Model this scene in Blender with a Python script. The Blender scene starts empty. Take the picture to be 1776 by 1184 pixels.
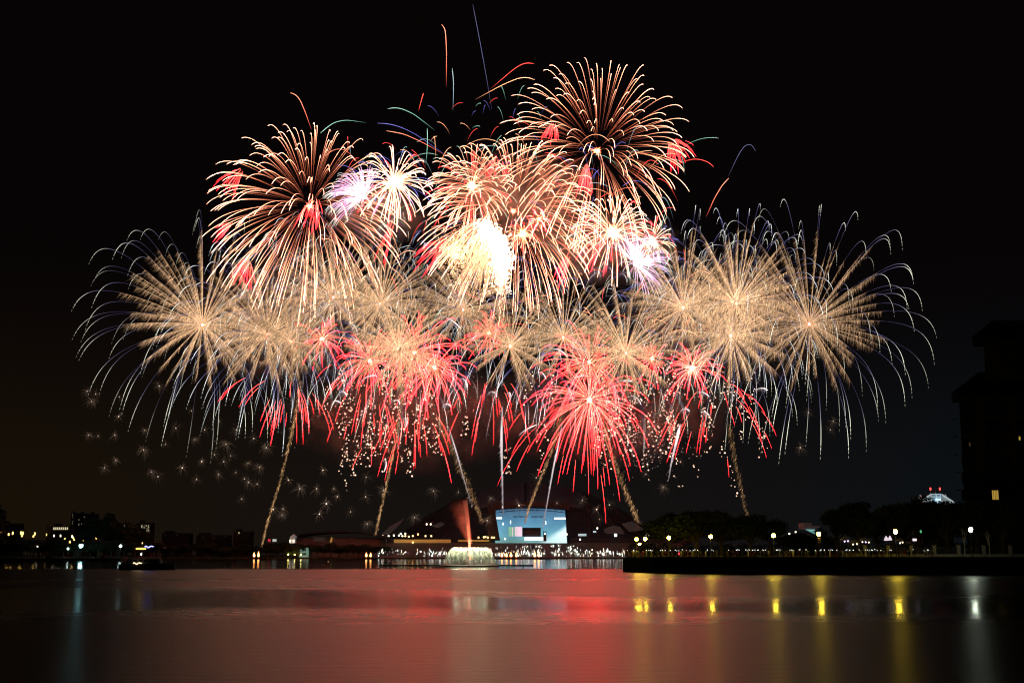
import bpy, math, random
import numpy as np
from mathutils import Vector
SC = bpy.context.scene
COL = SC.collection
rng = np.random.default_rng(7)
random.seed(7)

# ------------------------------------------------------------------ camera
F, HZ, CAMH = 2200.0, 959.0, 5.5            # focal length and horizon row in photo pixels (1776 x 1184), eye height in m
PITCH = math.atan((HZ - 592.0) / F)
cd = bpy.data.cameras.new('camera')
cd.sensor_width = 36.0
cd.lens = 36.0 * F / 1776.0
cd.clip_start, cd.clip_end = 0.5, 20000.0
cam = bpy.data.objects.new('camera', cd)
COL.objects.link(cam)
cam.location = (0, 0, CAMH)
cam.rotation_euler = (math.pi / 2 + PITCH, 0, 0)
SC.camera = cam
CP, SP = math.cos(PITCH), math.sin(PITCH)


def at(px, py, Y):
    """the world point seen at photo pixel px, py at distance Y"""
    a, b = (px - 888.0) / F, (592.0 - py) / F
    dy, dz = CP - b * SP, SP + b * CP
    k = Y / dy
    return np.array([a * k, Y, CAMH + dz * k])


def mpp(Y):                                   # metres per photo pixel
    return Y / F


# ------------------------------------------------------------------ night sky
w = bpy.data.worlds.new('World')
SC.world = w
w.use_nodes = True
nt = w.node_tree
nt.nodes.clear()
N, L = nt.nodes.new, nt.links.new
out = N('ShaderNodeOutputWorld'); bg = N('ShaderNodeBackground')
sky = N('ShaderNodeTexSky'); sky.sky_type = 'NISHITA'; sky.sun_disc = False
sky.sun_elevation = math.radians(-8); sky.sun_rotation = math.radians(200)
tc = N('ShaderNodeTexCoord'); sx = N('ShaderNodeSeparateXYZ')
L(tc.outputs['Generated'], sx.inputs[0])
el = N('ShaderNodeMapRange'); el.inputs['From Min'].default_value = 0.0; el.inputs['From Max'].default_value = 0.26
el.inputs['To Min'].default_value = 1.0; el.inputs['To Max'].default_value = 0.0; el.interpolation_type = 'SMOOTHERSTEP'
L(sx.outputs['Z'], el.inputs['Value'])
az = N('ShaderNodeValToRGB')                  # city glow along the horizon: sodium brown, then bluish
az.color_ramp.elements[0].position = 0.0; az.color_ramp.elements[0].color = (0.0085, 0.0052, 0.0022, 1)
az.color_ramp.elements[1].position = 1.0; az.color_ramp.elements[1].color = (0.0032, 0.0052, 0.0068, 1)
e = az.color_ramp.elements.new(0.36); e.color = (0.0075, 0.0056, 0.0046, 1)
e = az.color_ramp.elements.new(0.7); e.color = (0.0062, 0.0052, 0.0052, 1)
xr = N('ShaderNodeMapRange'); xr.inputs['From Min'].default_value = -0.36; xr.inputs['From Max'].default_value = 0.36
L(sx.outputs['X'], xr.inputs['Value']); L(xr.outputs[0], az.inputs[0])
mg = N('ShaderNodeMixRGB'); mg.blend_type = 'MIX'
mg.inputs[1].default_value = (0.0021, 0.0012, 0.0014, 1)
L(el.outputs[0], mg.inputs[0]); L(az.outputs[0], mg.inputs[2])
sm = N('ShaderNodeMixRGB'); sm.blend_type = 'ADD'; sm.inputs[0].default_value = 1.0
sk = N('ShaderNodeMixRGB'); sk.blend_type = 'MULTIPLY'; sk.inputs[0].default_value = 1.0; sk.inputs[2].default_value = (0.002, 0.002, 0.002, 1)
L(sky.outputs[0], sk.inputs[1]); L(mg.outputs[0], sm.inputs[1]); L(sk.outputs[0], sm.inputs[2])
L(sm.outputs[0], bg.inputs['Color']); bg.inputs['Strength'].default_value = 1.0
L(bg.outputs[0], out.inputs['Surface'])
SC.view_settings.view_transform = 'Standard'; SC.view_settings.look = 'None'
SC.view_settings.exposure = 0.0; SC.view_settings.gamma = 1.0; SC.view_settings.use_curve_mapping = False
SC.render.engine = 'CYCLES'
SC.cycles.max_bounces = 5; SC.cycles.glossy_bounces = 3; SC.cycles.diffuse_bounces = 2; SC.cycles.volume_bounces = 1
SC.cycles.transparent_max_bounces = 16
SC.cycles.sample_clamp_indirect = 0.0
SC.cycles.use_denoising = True
SC.cycles.filter_width = 1.2


# ------------------------------------------------------------------ materials
MATS = {}


def mat(name, col=(0.1, 0.1, 0.1), rough=0.7, emit=None, strength=1.0, noise=0.0, scale=1.0, sample=True, metal=0.0):
    if name in MATS:
        return MATS[name]
    m = bpy.data.materials.new(name); m.use_nodes = True
    t = m.node_tree; b = t.nodes['Principled BSDF']
    b.inputs['Base Color'].default_value = (*col, 1); b.inputs['Roughness'].default_value = rough
    b.inputs['Metallic'].default_value = metal
    if noise:
        g = t.nodes.new('ShaderNodeNewGeometry')
        n = t.nodes.new('ShaderNodeTexNoise'); n.inputs['Scale'].default_value = scale; n.inputs['Detail'].default_value = 5
        t.links.new(g.outputs['Position'], n.inputs['Vector'])
        r = t.nodes.new('ShaderNodeValToRGB')
        r.color_ramp.elements[0].color = (*[c * (1 - noise) for c in col], 1)
        r.color_ramp.elements[1].color = (*[min(1, c * (1 + noise)) for c in col], 1)
        r.color_ramp.elements[0].position = 0.3; r.color_ramp.elements[1].position = 0.7
        t.links.new(n.outputs[0], r.inputs[0]); t.links.new(r.outputs[0], b.inputs['Base Color'])
    if emit:
        b.inputs['Emission Color'].default_value = (*emit, 1)
        b.inputs['Emission Strength'].default_value = strength
        m.cycles.emission_sampling = 'FRONT' if sample else 'NONE'
    MATS[name] = m
    return m


def spark_mat(name, gain, sample):
    """glowing star composition: the colour of the burning star is stored along its path"""
    m = bpy.data.materials.new(name); m.use_nodes = True
    t = m.node_tree; t.nodes.clear()
    o = t.nodes.new('ShaderNodeOutputMaterial'); e = t.nodes.new('ShaderNodeEmission')
    a = t.nodes.new('ShaderNodeAttribute'); a.attribute_name = 'burn'
    t.links.new(a.outputs['Color'], e.inputs[0]); e.inputs[1].default_value = gain
    t.links.new(e.outputs[0], o.inputs[0])
    m.cycles.emission_sampling = 'FRONT' if sample else 'NONE'
    return m


M_SPARK = spark_mat('burning_star', 1.45, False)
M_CORE = spark_mat('burst_core', 1.0, True)


# ------------------------------------------------------------------ mesh helpers
def world_loc(o):
    v = Vector((0, 0, 0))
    while o is not None:
        v = v + o.location
        o = o.parent
    return np.array(v)


def link_mesh(name, V, FC, m, parent=None, cols=None, smooth=False, loc=None, local=False):
    """one mesh object; V in world space unless local, parents carry no rotation"""
    V = np.asarray(V, dtype=np.float64)
    base = np.zeros(3) if loc is None else np.asarray(loc, float)
    off = base + (world_loc(parent) if parent is not None else 0)
    if local:
        off = np.zeros(3)
    me = bpy.data.meshes.new(name)
    Vl = (V - off).astype(np.float32)
    if isinstance(FC, np.ndarray):
        k = FC.shape[1]
        me.vertices.add(len(Vl)); me.vertices.foreach_set('co', Vl.ravel())
        me.loops.add(FC.size); me.loops.foreach_set('vertex_index', FC.astype(np.int32).ravel())
        me.polygons.add(len(FC)); me.polygons.foreach_set('loop_start', np.arange(0, FC.size, k, dtype=np.int32))
        me.update(calc_edges=True)
    else:
        me.from_pydata([tuple(v) for v in Vl], [], FC); me.update()
    if cols is not None:
        at_ = me.color_attributes.new('burn', 'FLOAT_COLOR', 'POINT')
        c4 = np.ones((len(Vl), 4), np.float32); c4[:, :3] = cols
        at_.data.foreach_set('color', c4.ravel())
    if smooth:
        me.polygons.foreach_set('use_smooth', np.ones(len(me.polygons), bool))
    me.materials.append(m)
    o = bpy.data.objects.new(name, me)
    o.location = base
    COL.objects.link(o)
    if parent is not None:
        o.parent = parent
    return o


def thing(name, label, cat, loc=(0, 0, 0), group=None):
    o = bpy.data.objects.new(name, None); COL.objects.link(o)
    o.empty_display_size = 1.0
    o.location = tuple(float(c) for c in loc)
    o['label'] = label; o['category'] = cat
    if group: o['group'] = group
    return o


def tag(o, label=None, cat=None, group=None, kind=None):
    if label: o['label'] = label
    if cat: o['category'] = cat
    if group: o['group'] = group
    if kind: o['kind'] = kind
    return o


def copy_tree(o, loc=None, parent=None, scale=None):
    c = o.copy(); COL.objects.link(c)
    if parent is not None: c.parent = parent
    if loc is not None: c.location = tuple(float(x) for x in loc)
    if scale is not None: c.scale = scale
    for ch in list(o.children):
        copy_tree(ch, None, c)
    return c


class MB:
    def __init__(s):
        s.v, s.f = [], []

    def add(s, vs, fs):
        n = len(s.v)
        s.v += [tuple(map(float, p)) for p in vs]
        s.f += [tuple(i + n for i in f) for f in fs]
        return s

    def box(s, x0, x1, y0, y1, z0, z1):
        return s.add([(x0, y0, z0), (x1, y0, z0), (x1, y1, z0), (x0, y1, z0), (x0, y0, z1), (x1, y0, z1), (x1, y1, z1), (x0, y1, z1)],
                     [(0, 3, 2, 1), (4, 5, 6, 7), (0, 1, 5, 4), (1, 2, 6, 5), (2, 3, 7, 6), (3, 0, 4, 7)])

    def lathe(s, prof, c=(0, 0, 0), n=12, sx=1.0, sy=1.0):
        vs, fs = [], []
        for r, z in prof:
            for k in range(n):
                a = 2 * math.pi * k / n
                vs.append((c[0] + r * sx * math.cos(a), c[1] + r * sy * math.sin(a), c[2] + z))
        m = len(prof)
        for i in range(m - 1):
            for k in range(n):
                fs.append((i * n + k, i * n + (k + 1) % n, (i + 1) * n + (k + 1) % n, (i + 1) * n + k))
        fs.append(tuple(range(n - 1, -1, -1))); fs.append(tuple((m - 1) * n + k for k in range(n)))
        return s.add(vs, fs)

    def tube(s, pts, rad, n=6):
        pts = [Vector(p) for p in pts]
        if not isinstance(rad, (list, tuple)): rad = [rad] * len(pts)
        vs, fs = [], []
        for i, p in enumerate(pts):
            t = (pts[min(i + 1, len(pts) - 1)] - pts[max(i - 1, 0)]).normalized()
            u = t.cross(Vector((0.13, 0.2, 0.97))) if abs(t.z) < 0.95 else t.cross(Vector((1, 0, 0)))
            u.normalize(); v = t.cross(u)
            for k in range(n):
                a = 2 * math.pi * k / n
                vs.append(p + (u * math.cos(a) + v * math.sin(a)) * rad[i])
        for i in range(len(pts) - 1):
            for k in range(n):
                fs.append((i * n + k, i * n + (k + 1) % n, (i + 1) * n + (k + 1) % n, (i + 1) * n + k))
        fs.append(tuple(range(n - 1, -1, -1))); fs.append(tuple((len(pts) - 1) * n + k for k in range(n)))
        return s.add(vs, fs)

    def sphere(s, c, r, n=10, m=6, sz=1.0):
        prof = [(max(1e-3, r * math.sin(math.pi * i / m)), -r * sz * math.cos(math.pi * i / m)) for i in range(m + 1)]
        return s.lathe(prof, c, n)

    def prism(s, poly, z0, z1):
        n = len(poly)
        vs = [(x, y, z0) for x, y in poly] + [(x, y, z1) for x, y in poly]
        fs = [tuple(range(n - 1, -1, -1)), tuple(range(n, 2 * n))] + [(i, (i + 1) % n, n + (i + 1) % n, n + i) for i in range(n)]
        return s.add(vs, fs)

    def prism_y(s, poly, y0, y1):                      # outline in x, z extruded along y
        n = len(poly)
        vs = [(x, y0, z) for x, z in poly] + [(x, y1, z) for x, z in poly]
        fs = [tuple(range(n)), tuple(range(2 * n - 1, n - 1, -1))] + [((i + 1) % n, i, n + i, n + (i + 1) % n) for i in range(n)]
        return s.add(vs, fs)

    def hip(s, x0, x1, y0, y1, z0, z1, ridge=0.35):    # hipped roof
        cx0, cx1, cy = x0 + (x1 - x0) * ridge, x1 - (x1 - x0) * ridge, (y0 + y1) / 2
        return s.add([(x0, y0, z0), (x1, y0, z0), (x1, y1, z0), (x0, y1, z0), (cx0, cy, z1), (cx1, cy, z1)],
                     [(0, 3, 2, 1), (0, 1, 5, 4), (2, 3, 4, 5), (1, 2, 5), (3, 0, 4)])

    def build(s, name, m, parent=None, smooth=False, loc=None, local=False):
        return link_mesh(name, s.v, s.f, m, parent, None, smooth, loc, local)


def tubes(paths, sides=3):
    """many tapered glowing tubes -> V, F, C; a path is (points, radii, colours)"""
    Vs, Fs, Cs, n0 = [], [], [], 0
    ang = np.arange(sides) * 2 * math.pi / sides
    for p, r, c in paths:
        n = len(p)
        t = np.gradient(p, axis=0); t /= np.linalg.norm(t, axis=1)[:, None] + 1e-9
        ref = np.array([0.31, 0.87, 0.12]) if abs(t[n // 2, 1]) < 0.85 else np.array([1.0, 0.1, 0.2])
        u = np.cross(t, ref); u /= np.linalg.norm(u, axis=1)[:, None] + 1e-9
        v = np.cross(t, u)
        ring = p[:, None, :] + r[:, None, None] * (u[:, None, :] * np.cos(ang)[None, :, None] + v[:, None, :] * np.sin(ang)[None, :, None])
        Vs.append(ring.reshape(-1, 3)); Cs.append(np.repeat(c, sides, axis=0))
        i = np.arange(n - 1)[:, None] * sides; k = np.arange(sides)[None, :]; k2 = (k + 1) % sides
        q = np.stack([i + k, i + k2, i + sides + k2, i + sides + k], axis=-1).reshape(-1, 4)
        Fs.append(q + n0); n0 += n * sides
    return np.concatenate(Vs), np.concatenate(Fs), np.concatenate(Cs)


def hairs(P, vec, wd, col):
    """slender three sided sparks as quads (one edge of the tip shared) -> V, F, C"""
    m = len(P)
    a = rng.uniform(0, 6.28, m)
    d = vec / (np.linalg.norm(vec, axis=1)[:, None] + 1e-9)
    u = np.cross(d, np.array([0.3, 0.9, 0.15])); u /= np.linalg.norm(u, axis=1)[:, None] + 1e-9
    v = np.cross(d, u)
    V = np.zeros((m, 6, 3)); C = np.zeros((m, 6, 3))
    for k in range(3):
        o = (u * np.cos(a + 2.094 * k)[:, None] + v * np.sin(a + 2.094 * k)[:, None])
        V[:, k] = P + o * wd[:, None]; V[:, 3 + k] = P + vec + o * wd[:, None] * 0.25
        C[:, k] = col; C[:, 3 + k] = col * 0.45
    b = np.arange(m)[:, None] * 6
    Fq = np.concatenate([b + np.array([[k, (k + 1) % 3, 3 + (k + 1) % 3, 3 + k]]) for k in range(3)])
    return V.reshape(-1, 3), Fq, C.reshape(-1, 3)


def dots(P, r, col):
    """small glowing octahedra (as 4 sided bipyramids of quads degenerate-free: triangles) -> V, F, C"""
    m = len(P)
    o = np.array([[1, 0, 0], [0, 1, 0], [-1, 0, 0], [0, -1, 0], [0, 0, 1], [0, 0, -1]], float)
    V = P[:, None, :] + o[None] * r[:, None, None]
    f = np.array([[0, 1, 4], [1, 2, 4], [2, 3, 4], [3, 0, 4], [1, 0, 5], [2, 1, 5], [3, 2, 5], [0, 3, 5]])
    Fq = (np.arange(m)[:, None, None] * 6 + f[None]).reshape(-1, 3)
    return V.reshape(-1, 3), Fq, np.repeat(col, 6, axis=0)


def ball(c, r, col, n=10, m=6):
    mb = MB().sphere(c, r, n, m)
    return np.array(mb.v), mb.f, np.tile(np.array(col, float), (len(mb.v), 1))
# ================================================================== SETTING
def water_material():
    m = bpy.data.materials.new('night_water'); m.use_nodes = True
    t = m.node_tree; b = t.nodes['Principled BSDF']; N_, L_ = t.nodes.new, t.links.new
    b.inputs['Base Color'].default_value = (0.004, 0.005, 0.006, 1); b.inputs['IOR'].default_value = 1.33
    g = N_('ShaderNodeNewGeometry'); s = N_('ShaderNodeSeparateXYZ'); L_(g.outputs['Position'], s.inputs[0])
    def math_(op, a, b_=None, c=None):
        n = N_('ShaderNodeMath'); n.operation = op
        for i, v in enumerate((a, b_, c)):
            if v is None: continue
            if isinstance(v, (int, float)): n.inputs[i].default_value = v
            else: L_(v, n.inputs[i])
        return n.outputs[0]
    def noise(scale3, detail, rough=0.55):
        mp = N_('ShaderNodeMapping'); mp.inputs['Scale'].default_value = scale3; L_(g.outputs['Position'], mp.inputs[0])
        n = N_('ShaderNodeTexNoise'); n.inputs['Scale'].default_value = 1.0; n.inputs['Detail'].default_value = detail; n.inputs['Roughness'].default_value = rough
        L_(mp.outputs[0], n.inputs['Vector']); return n.outputs[0]
    def smooth(v, a, b_):
        n = N_('ShaderNodeMapRange'); n.interpolation_type = 'SMOOTHSTEP'; L_(v, n.inputs['Value'])
        n.inputs['From Min'].default_value = a; n.inputs['From Max'].default_value = b_
        return n.outputs[0]
    n1 = noise((0.018, 0.045, 1), 6, 0.62); n2 = noise((0.13, 0.6, 1), 5)
    # wind: ruffled water with calm slicks lying across it
    n3 = noise((0.35, 1.6, 1), 4, 0.6)
    wob = math_('ADD', math_('MULTIPLY', math_('SUBTRACT', n3, 0.5), 26.0), math_('ADD', math_('MULTIPLY', math_('SUBTRACT', n1, 0.5), 60.0), math_('MULTIPLY', math_('SUBTRACT', n2, 0.5), 36.0)))
    y = math_('ADD', s.outputs['Y'], wob)
    lft = math_('MINIMUM', math_('MAXIMUM', math_('SUBTRACT', 8.0, s.outputs['X']), 0.0), 46.0)      # the slick widens to the left
    slick = math_('MULTIPLY', smooth(math_('SUBTRACT', y, math_('MULTIPLY', lft, 0.25)), 98, 132),
                  math_('SUBTRACT', 1.0, smooth(math_('SUBTRACT', y, math_('MULTIPLY', lft, 1.1)), 132, 182)))
    slick = math_('MULTIPLY', slick, math_('MULTIPLY_ADD', smooth(s.outputs['X'], -62, -34), 0.6, 0.4))
    thin = math_('MULTIPLY', smooth(y, 268, 274), math_('SUBTRACT', 1.0, smooth(y, 279, 286)))
    thin = math_('MULTIPLY', thin, math_('MULTIPLY', smooth(n1, 0.38, 0.6), 0.55))
    far = smooth(s.outputs['Y'], 440, 480)
    calm = math_('MAXIMUM', math_('MAXIMUM', math_('MULTIPLY', slick, 0.97), thin), far)
    patch = math_('MULTIPLY', math_('SUBTRACT', n1, 0.5), 0.05)
    ro = math_('ADD', math_('ADD', math_('MULTIPLY', calm, -0.14), 0.295), patch)
    ro = math_('MAXIMUM', math_('SUBTRACT', ro, math_('MULTIPLY', far, 0.06)), 0.07)
    L_(ro, b.inputs['Roughness'])
    rip = noise((1.3, 3.2, 1), 4, 0.6); swl = noise((0.35, 0.8, 1), 6, 0.7)
    bp = N_('ShaderNodeBump'); bp.inputs['Distance'].default_value = 0.16
    L_(math_('ADD', math_('MULTIPLY', rip, 0.4), swl), bp.inputs['Height'])
    rest = math_('SUBTRACT', 1.0, calm)
    L_(math_('MULTIPLY', math_('MULTIPLY', rest, rest), 0.8), bp.inputs['Strength'])
    L_(bp.outputs[0], b.inputs['Normal'])
    return m


MB().add([(-3000, -150, 0), (3000, -150, 0), (3000, 2600, 0), (-3000, 2600, 0)], [(0, 1, 2, 3)]).build('water', water_material())['kind'] = 'structure'
M_CONC = mat('promenade_concrete', (0.12, 0.12, 0.12), 0.8, noise=0.3, scale=0.4)
M_EARTH = mat('bank_grass', (0.045, 0.055, 0.03), 0.9, noise=0.4, scale=0.5)
M_LEAF = mat('dark_foliage', (0.04, 0.058, 0.026), 0.8, noise=0.45, scale=0.6)
M_BARK = mat('tree_bark', (0.11, 0.085, 0.06), 0.9, noise=0.3, scale=2.0)
M_IRON = mat('painted_iron', (0.03, 0.032, 0.034), 0.45, noise=0.2, scale=3)
M_WALL = mat('pale_render_wall', (0.22, 0.21, 0.18), 0.8, noise=0.12, scale=0.5)
M_TILE = mat('roof_tile', (0.06, 0.04, 0.033), 0.7, noise=0.25, scale=2.0)
M_GLASS = mat('dark_window_glass', (0.015, 0.017, 0.02), 0.12)
M_BLACK = mat('black_metal', (0.02, 0.02, 0.022), 0.5)
M_GREY = mat('grey_panel', (0.022, 0.036, 0.062), 0.9, noise=0.12, scale=0.08)
M_DARKROOF = mat('dark_roof_sheet', (0.03, 0.032, 0.04), 0.9, noise=0.2, scale=0.1)
M_WHITEP = mat('white_paint', (0.7, 0.72, 0.74), 0.5, noise=0.06, scale=1)
E_YEL = mat('sodium_globe', (0.9, 0.8, 0.5), 0.3, (1.0, 0.68, 0.05), 95)
E_WHT = mat('white_globe', (0.9, 0.9, 0.9), 0.3, (0.85, 1.0, 0.78), 60)
E_ROAD = mat('road_lamp_light', (0.9, 0.8, 0.5), 0.3, (1.0, 0.62, 0.13), 7, sample=False)
E_PALE = mat('pale_lamp_light', (0.9, 0.9, 0.85), 0.3, (1.0, 0.88, 0.62), 4, sample=False)
E_TEAL = mat('teal_floodlight', (0.8, 0.9, 0.9), 0.3, (0.42, 0.95, 1.0), 60)
E_CROWD = mat('crowd_light', (0.9, 0.9, 0.9), 0.3, (0.86, 1.0, 0.90), 2.6, sample=False)
E_WARMW = mat('warm_lit_window', (0.8, 0.6, 0.3), 0.4, (1.0, 0.62, 0.10), 0.42)
E_COOLW = mat('cool_lit_window', (0.8, 0.8, 0.7), 0.4, (1.0, 0.90, 0.55), 0.75, sample=False)
E_FLAME = mat('flame', (0.9, 0.5, 0.2), 0.5, (1.0, 0.36, 0.10), 9)
E_RED = mat('red_beacon', (0.8, 0.1, 0.1), 0.4, (1.0, 0.06, 0.05), 3, sample=False)
E_BLUE = mat('blue_light_trail', (0.3, 0.3, 0.9), 0.4, (0.22, 0.25, 1.0), 5)
E_CREAMS = mat('cream_light_trail', (0.9, 0.8, 0.6), 0.4, (1.0, 0.72, 0.40), 3)

# ---- land
def structure(o):
    o['kind'] = 'structure'; return o


structure(MB().prism([(-3000, 1290), (3000, 1290), (3000, 2590), (-3000, 2590)], -2, 1.6).build('far_shore', M_EARTH))
structure(MB().prism([(-3000, 880), (-420, 890), (-330, 915), (-283, 930), (-276, 960), (-300, 1100), (-380, 1289), (-3000, 1289)], -2, 2.2).build('left_bank', M_EARTH))
bank = [(33.5, 390), (40, 362), (58, 342), (90, 335), (131, 325), (260, 320), (900, 330), (900, 900), (150, 900), (70, 700)]
structure(MB().prism(bank, -2, 4.3).build('right_bank', M_EARTH))
inner = [(34.6, 391), (41.2, 363.4), (58.8, 343.3), (90, 336.5), (131, 326.5), (260, 321.5), (899, 331.5), (899, 399), (36, 399)]
structure(MB().prism(inner, 4.3, 4.6).build('promenade', M_CONC))
MB().add([(-150, 1294, 1.6), (185, 1294, 1.6), (185, 1400, 16.5), (-150, 1400, 16.5), (185, 1700, 17), (-150, 1700, 17), (-150, 1294, 0), (185, 1294, 0), (-150, 1700, 0), (185, 1700, 0)],
         [(0, 1, 2, 3), (3, 2, 4, 5), (6, 7, 1, 0), (0, 3, 5, 8, 6), (1, 7, 9, 4, 2)]).build('terrace', M_CONC)['kind'] = 'structure'

# ---- stadium
def stadium():
    cx, Y0, a, b, H, zb = 21.0, 1560.0, 170.0, 150.0, 71.5, 17.0
    root = thing('domed_stadium', 'huge dark domed stadium with a bright blue stage opening', 'stadium', (cx, Y0, zb))
    xs = sorted(set(list(np.linspace(-a * 0.999, -41, 22)) + list(np.linspace(-41, 41, 12)) + list(np.linspace(41, a * 0.999, 22))))
    ts = np.linspace(-1, 1, 61)
    def z_at(x, t): return H * (1 - (x / a) ** 2) * (1 - t * t)
    def pt(x, t, k=1.0): return (cx + x * k, Y0 + t * b * math.sqrt(max(0, 1 - (x / a) ** 2)) * k, zb + z_at(x, t) * k)
    V, Fq = [], []
    n = len(ts)
    for k in (1.0, 0.985):
        o = len(V)
        V += [pt(x, t, k) for x in xs for t in ts]
        for i in range(len(xs) - 1):
            for j in range(n - 1):
                xm = (xs[i] + xs[i + 1]) / 2; tm = (ts[j] + ts[j + 1]) / 2
                if abs(xm) < 41 and tm < 0 and z_at(0, tm) < 40.5: continue
                f = (o + i * n + j, o + (i + 1) * n + j, o + (i + 1) * n + j + 1, o + i * n + j + 1)
                Fq.append(f if k == 1.0 else f[::-1])
    link_mesh('dome', V, Fq, M_GREY, root, None, True)
    # movable roof halves, slightly proud, split by a dark groove
    for s0, s1 in ((-62, -7), (-4, 62)):
        V, Fq = [], []
        X = np.linspace(s0, s1, 14); T = np.linspace(-0.62, 0.62, 24)
        for x in X:
            for t in T: p = pt(x, t, 1.0); V.append((p[0], p[1], p[2] + 1.8))
        for i in range(13):
            for j in range(23): Fq.append((i * 24 + j, (i + 1) * 24 + j, (i + 1) * 24 + j + 1, i * 24 + j + 1))
        r = link_mesh('movable_roof', V, Fq, mat('roof_membrane', (0.055, 0.085, 0.15), 0.85, noise=0.08, scale=0.05), root, None, True)
        md = r.modifiers.new('thickness', 'SOLIDIFY'); md.thickness = 1.6; md.offset = -1
    for x in (-132, -104, -78, 66, 78, 104, 132):
        pts = [pt(x * (1 - 0.35 * (1 - abs(t)) * (1 if abs(x) > 70 else 0)), t, 1.004) for t in np.linspace(-0.97, 0.97, 30)]
        MB().tube(pts, 1.1, 6).build('rib', M_DARKROOF, root)
    for t in (-0.82, -0.68, -0.5):
        for sg in (-1, 1):
            pts = [pt(sg * x, t, 1.004) for x in np.linspace(44, 160, 24)]
            MB().tube(pts, 0.8, 6).build('rib', M_DARKROOF, root)
    # rim round the opening
    rim = [pt(-41, t, 0.995) for t in ts if t < 0 and z_at(0, t) < 43]
    MB().tube(rim, 1.3, 6).build('opening_rim', M_BLACK, root)
    MB().tube([(2 * cx - p[0], p[1], p[2]) for p in rim], 1.3, 6).build('opening_rim', M_BLACK, root)
    tc_ = min(t for t in ts if z_at(0, t) >= 40.5)
    MB().tube([pt(x, tc_, 0.995) for x in np.linspace(-41, 41, 14)], 1.2, 6).build('opening_rim', M_BLACK, root)
    A = [at(x, y, 1408) for x, y in ((846, 872), (857.5, 880), (867.5, 937), (846, 937))]
    MB().prism_y([(p[0], p[2]) for p in A], 1405, 1409).build('wing_wall', M_BLACK, root)
    A = [at(x, 879.0 + 5.0 * ((x - 921) / 64) ** 2, 1456) for x in np.linspace(855, 987, 17)]
    MB().prism_y([(p[0], p[2]) for p in A] + [(A[-1][0], A[0][2] + 9), (A[0][0], A[0][2] + 9)], 1455.4, 1457).build('opening_header', M_BLACK, root)
    # stage backdrop; its lighting and the slanting beam are painted into the emission
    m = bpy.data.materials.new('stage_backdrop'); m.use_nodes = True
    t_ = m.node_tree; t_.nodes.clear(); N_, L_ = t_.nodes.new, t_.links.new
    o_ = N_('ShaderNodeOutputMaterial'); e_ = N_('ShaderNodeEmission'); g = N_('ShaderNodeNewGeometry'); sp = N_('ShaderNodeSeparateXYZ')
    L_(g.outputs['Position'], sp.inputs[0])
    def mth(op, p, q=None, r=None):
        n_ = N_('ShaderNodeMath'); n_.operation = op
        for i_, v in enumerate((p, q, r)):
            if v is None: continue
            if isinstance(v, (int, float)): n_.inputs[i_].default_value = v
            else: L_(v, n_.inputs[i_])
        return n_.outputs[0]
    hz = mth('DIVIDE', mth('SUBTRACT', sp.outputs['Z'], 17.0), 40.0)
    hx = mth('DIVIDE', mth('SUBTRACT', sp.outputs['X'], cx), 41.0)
    r1 = N_('ShaderNodeValToRGB')                             # stage light painted as colour: teal at the foot, steel blue above
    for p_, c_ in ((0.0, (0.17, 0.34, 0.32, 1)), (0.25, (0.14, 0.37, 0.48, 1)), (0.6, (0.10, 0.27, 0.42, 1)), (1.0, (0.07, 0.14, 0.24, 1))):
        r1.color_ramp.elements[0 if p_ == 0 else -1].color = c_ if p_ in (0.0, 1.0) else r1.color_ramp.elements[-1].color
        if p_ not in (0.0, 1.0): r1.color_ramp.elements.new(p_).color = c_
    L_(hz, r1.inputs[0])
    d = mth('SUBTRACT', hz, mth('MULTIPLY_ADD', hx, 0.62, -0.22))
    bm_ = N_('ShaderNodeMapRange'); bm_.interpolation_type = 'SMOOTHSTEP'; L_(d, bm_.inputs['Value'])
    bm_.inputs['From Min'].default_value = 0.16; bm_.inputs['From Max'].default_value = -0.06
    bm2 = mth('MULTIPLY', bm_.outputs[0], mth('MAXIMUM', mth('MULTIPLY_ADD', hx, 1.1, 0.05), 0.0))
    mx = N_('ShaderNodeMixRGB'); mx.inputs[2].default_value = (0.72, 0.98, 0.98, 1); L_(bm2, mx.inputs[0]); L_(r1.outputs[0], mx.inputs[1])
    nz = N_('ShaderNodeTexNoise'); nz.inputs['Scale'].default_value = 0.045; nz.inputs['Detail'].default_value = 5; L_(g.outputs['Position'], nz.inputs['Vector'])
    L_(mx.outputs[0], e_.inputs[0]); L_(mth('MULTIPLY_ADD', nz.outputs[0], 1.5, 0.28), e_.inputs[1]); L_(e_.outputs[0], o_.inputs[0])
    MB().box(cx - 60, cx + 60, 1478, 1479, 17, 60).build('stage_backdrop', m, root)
    # picture strip, video wall and stage front
    def panel(name, x0, y0, x1, y1, Y, m_, d_=1.2, par=root):
        p, q = at(x0, y1, Y), at(x1, y0, Y)
        return MB().box(p[0], q[0], Y, Y + d_, p[2], q[2]).build(name, m_, par)
    E_PINK = mat('stage_picture_pink', (0.8, 0.6, 0.7), 0.5, (0.95, 0.72, 0.85), 0.85, sample=False)
    E_GRN = mat('stage_picture_green', (0.3, 0.7, 0.5), 0.5, (0.30, 0.80, 0.50), 0.55, sample=False)
    E_STG = mat('stage_floodlight', (0.9, 0.9, 1.0), 0.5, (0.93, 0.93, 1.0), 2.4)
    for x0, x1, mm in ((882, 888, E_GRN), (888.5, 889.8, E_PINK), (890.5, 893, E_GRN), (893.4, 896, E_PINK), (896.6, 905.5, E_PINK)):
        panel('picture_panel', x0, 913 + rng.uniform(-0.5, 0.8), x1, 929.5, 1470, mm)
    panel('video_wall', 906, 915, 938, 930, 1458, M_BLACK, 3)
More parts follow.
